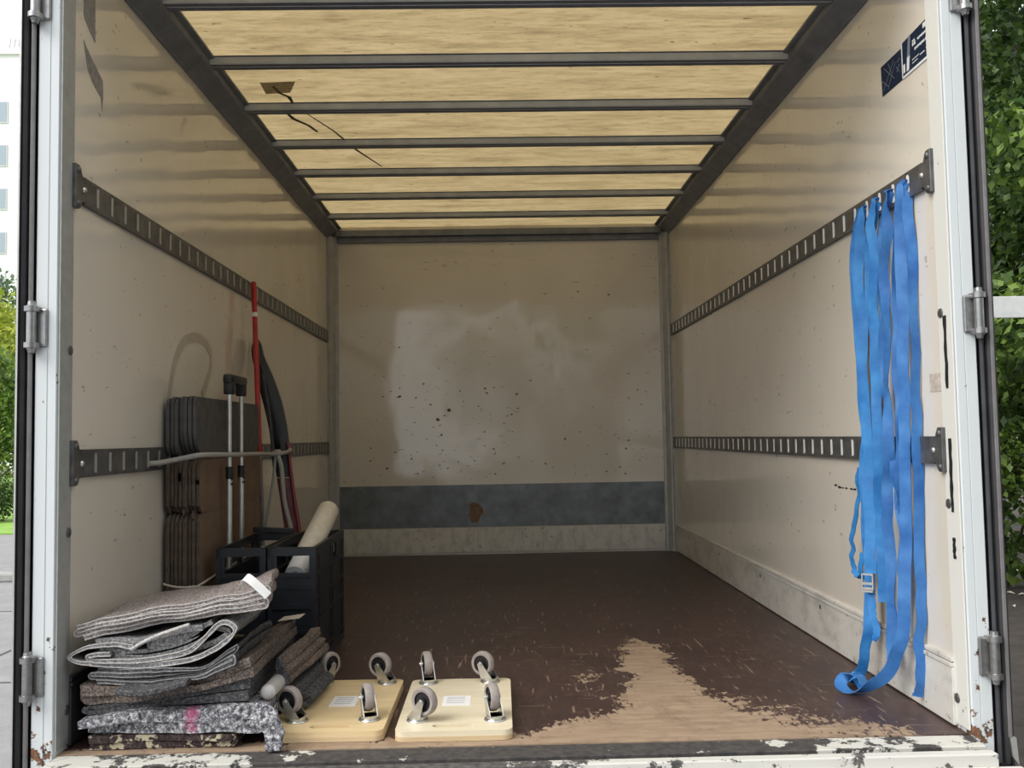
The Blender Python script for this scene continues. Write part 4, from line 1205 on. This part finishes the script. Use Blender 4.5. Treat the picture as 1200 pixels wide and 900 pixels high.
def foliage(name, parent, clumps, n_, size, mat, seed, droop=.3, zmin=GZ + .25):
    rg = np.random.default_rng(seed)
    cl = np.array(clumps, float)
    wts = (cl[:, 3] * cl[:, 4] * cl[:, 5]) ** .75; wts /= wts.sum()
    idx = rg.choice(len(cl), n_, p=wts)
    d = rg.normal(size=(n_, 3)); d /= np.linalg.norm(d, axis=1)[:, None]
    r = rg.random(n_) ** .45
    c = cl[idx, :3] + d * r[:, None] * cl[idx, 3:6]
    kp = c[:, 2] > zmin; c = c[kp]; d = d[kp]; n_ = len(c)
    ax = rg.normal(size=(n_, 3)) + d * .5; ax[:, 2] -= droop; ax /= np.linalg.norm(ax, axis=1)[:, None]
    nn = rg.normal(size=(n_, 3)); nn[:, 2] += 1.0
    sd = np.cross(ax, nn); sd /= np.linalg.norm(sd, axis=1)[:, None] + 1e-9
    nn = np.cross(sd, ax)
    s = size * rg.uniform(.6, 1.3, n_)[:, None]
    v = np.stack([c, c + ax * s * .45 + sd * s * .33 - nn * s * .06, c + ax * s, c + ax * s * .45 - sd * s * .33 - nn * s * .06], 1).reshape(-1, 3)
    v -= np.array(OFF[parent.name])
    f = np.arange(n_ * 4).reshape(-1, 4)
    fa = f[:, [0, 1, 2]]; fb = f[:, [0, 2, 3]]
    fs = np.stack([fa, fb], 1).reshape(-1, 3)
    me = D.meshes.new(name)
    me.vertices.add(len(v)); me.vertices.foreach_set('co', v.ravel())
    me.loops.add(len(fs) * 3); me.loops.foreach_set('vertex_index', fs.ravel().astype(np.int32))
    me.polygons.add(len(fs)); me.polygons.foreach_set('loop_start', np.arange(0, len(fs) * 3, 3, dtype=np.int32))
    me.update(); me.validate()
    me.materials.append(M[mat])
    o = D.objects.new(name, me); COL.objects.link(o); o.parent = parent; o['kind'] = 'stuff'
    OFF[o.name] = OFF[parent.name]
    return o

def tree(label, x, y, h, cr, n_, leaf, mat, seed, low=.2, gz=.03, lit=None):
    rg = random.Random(seed)
    t = thing('tree', label, 'tree', (x, y, GZ + gz))
    bm = nbm(); tr = max(.06, h * .018)
    tp = smooth_path([(x, y, GZ + gz), (x + rg.uniform(-.1, .1), y, GZ + h * .3), (x + rg.uniform(-.2, .2), y + rg.uniform(-.2, .2), GZ + h * .6), (x, y, GZ + h * .9)], 4)
    tube(bm, tp, [tr * (1 - .75 * i / (len(tp) - 1)) for i in range(len(tp))], 9); obj('trunk', bm, 'bark', t, 60)
    bm = nbm(); clumps = []
    nc = 16
    for k in range(nc):
        s = low + (1 - low) * (k + .5) / nc
        a = k * 2.4 + rg.uniform(-.4, .4); z = GZ + h * s
        prof = math.sin(PI * min(1, .25 + .70 * (s - low) / (1 - low) + .0)) ** .6
        rad_ = cr * prof * rg.uniform(.45, .75)
        c = Vector((x + math.cos(a) * rad_, y + math.sin(a) * rad_, z))
        st = Vector((x, y, max(GZ + h * .15, z - h * .12)))
        tube(bm, [st, (st + c) / 2 + Vector((0, 0, .1)), c], [tr * .45, tr * .3, tr * .12], 6)
        q = cr * rg.uniform(.38, .58)
        clumps.append((c.x, c.y, c.z, q, q, q * .75))
    clumps.append((x, y, GZ + h * (low + 1) / 2, cr * .55, cr * .55, h * (1 - low) * .42))
    obj('branches', bm, 'bark', t, 60)
    foliage('foliage', t, clumps, n_, leaf, mat, seed)
    if lit: foliage('sunny_foliage', t, [(q[0] - .25, q[1] - .35, q[2], .5, .5, .4) for q in clumps if lit[0] < q[2] < lit[1]], lit[2], leaf, lit[3], seed + 100)  # sunlight painted in as a lighter leaf colour on these clumps
    return t
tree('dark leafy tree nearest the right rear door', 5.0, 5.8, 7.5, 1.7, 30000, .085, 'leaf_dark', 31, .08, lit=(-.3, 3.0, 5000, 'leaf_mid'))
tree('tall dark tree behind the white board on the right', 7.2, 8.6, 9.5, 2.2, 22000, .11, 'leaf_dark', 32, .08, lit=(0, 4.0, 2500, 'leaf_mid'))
tree('brighter green young tree low beside the right door', 4.45, 6.4, 3.3, .8, 5000, .085, 'leaf_mid', 33, .34)
tree('dark tree at the back of the right-hand thicket', 9.6, 13.0, 10, 2.8, 16000, .15, 'leaf_dark', 34, .03)
tree('unseen tree added right of the truck to shade the interior', 6.4, 1.0, 8, 2.2, 7000, .15, 'leaf_dark', 35, .12)  # unseen, added to block light, like the next three
tree('unseen tree added right of the camera to shade the interior', 6.6, -4.2, 8, 2.3, 7000, .17, 'leaf_dark', 36, .06)
tree('unseen tree added behind the camera to darken the back wall reflection', 2.6, -10.5, 10, 3.2, 9000, .24, 'leaf_dark', 37, .05)
tree('unseen tree added further right behind the camera to darken the reflection', 10.0, -12.0, 10, 3.2, 9000, .24, 'leaf_dark', 38, .05)
# low hedge plants right
def bush(label, x, y, r, h, n_, leaf, mat, seed):
    gz = .10 if x < 0 else .03
    t = thing('bush', label, 'bush', (x, y, GZ + gz)); rg = random.Random(seed)
    bm = nbm()
    for k in range(6):
        a = k * 1.05; tube(bm, [(x, y, GZ + gz), (x + math.cos(a) * r * .3, y + math.sin(a) * r * .3, GZ + h * .5), (x + math.cos(a) * r * .6, y + math.sin(a) * r * .6, GZ + h * .85)], [.02, .014, .006], 6)
    obj('stems', bm, 'bark', t, 60)
    foliage('foliage', t, [(x, y, GZ + h * .55, r, r, h * .45), (x + r * .4, y, GZ + h * .4, r * .7, r * .7, h * .38), (x - r * .4, y, GZ + h * .45, r * .7, r * .7, h * .4)], n_, leaf, mat, seed, .3, GZ + gz + .05)
bush('small light-leaved plant at the foot of the right-hand trees', 5.15, 7.2, .45, 1.0, 420, .13, 'leaf_mid', 41)
bush('round dark evergreen bush at the lawn edge on the left', -10.6, 17.0, .75, 1.25, 5000, .07, 'leaf_dark', 42)
tree('yellow-green maple in front of the apartment block on the left', -17.5, 30, 6.5, 2.4, 9000, .22, 'leaf_yellow', 51, .18, .10)
tree('grey-green taller tree behind the yellow-green maple', -21.5, 36, 8.9, 2.7, 8000, .24, 'leaf_grey', 52, .25, .10)
tree('mid-green tree left of the lawn', -14.6, 25.0, 4.3, 1.5, 5000, .17, 'leaf_mid', 53, .25, .10)

# white board among the trees
t = thing('sign_board', 'blank white board on a post in front of the trees on the right', 'sign', (3.3, 3.6, GZ + .03))
bm = nbm(); box(bm, (3.12, 3.59, 1.41), (3.385, 3.60, 1.548), .003); obj('panel', bm, 'sign_white', t)
bm = nbm(); tube(bm, [(3.425, 3.63, GZ + .03), (3.425, 3.63, 1.57)], .02, 10); obj('post', bm, 'antenna', t, 40)
bm = nbm(); box(bm, (3.33, 3.60, 1.46), (3.43, 3.62, 1.50)); obj('bracket', bm, 'antenna', t)

# apartment block
BX0, BX1, BY, BT = -52.0, -26.5, 58.0, 26.5
t = thing('apartment_block', 'white apartment block with rows of grey windows far behind on the left', 'building', (-41, BY, GZ))
bm = nbm(); box(bm, (BX0, BY, GZ), (BX1, BY + 12, BT)); obj('walls', bm, 'concrete_wall', t)
bm = nbm(); box(bm, (BX0 - .2, BY - .2, BT), (BX1 + .2, BY + 12.2, BT + .35)); obj('roof_edge', bm, 'concrete_wall', t)
for fl in range(8):
    z = BT - 4.6 - 2.9 * fl
    for k in range(8):
        x = -30.32 - k * 2.16
        if x - .6 < BX0: continue
        bm = nbm(); box(bm, (x - .68, BY - .06, z), (x + .68, BY + .04, z + 1.45))
        fr = obj('window', bm, 'window_frame', t)
        bm = nbm(); box(bm, (x - .60, BY - .075, z + .10), (x + .60, BY - .055, z + 1.38)); obj('pane', bm, 'pane', fr)
t = thing('antenna_mast', 'thin antenna mast on the roof of the apartment block', 'antenna', (-31.4, BY + .8, BT + .35))
bm = nbm(); tube(bm, [(-31.4, BY + .8, BT + .35), (-31.4, BY + .8, BT + 4.2)], .05, 6); obj('mast', bm, 'antenna', t)
bm = nbm()
tube(bm, [(-31.4, BY + .8, BT + 2.0), (-29.9, BY + .8, BT + .9)], .03, 5)
for z, w_ in ((1.0, .8), (1.3, .5)): tube(bm, [(-31.4 - w_, BY + .8, BT + z), (-31.4, BY + .8, BT + z)], .03, 5)
for k in range(3): tube(bm, [(-32.2 + k * .3, BY + .8, BT + .7), (-32.1 + k * .3, BY + .8, BT + 1.5)], .03, 5)
obj('rods', bm, 'antenna', t)
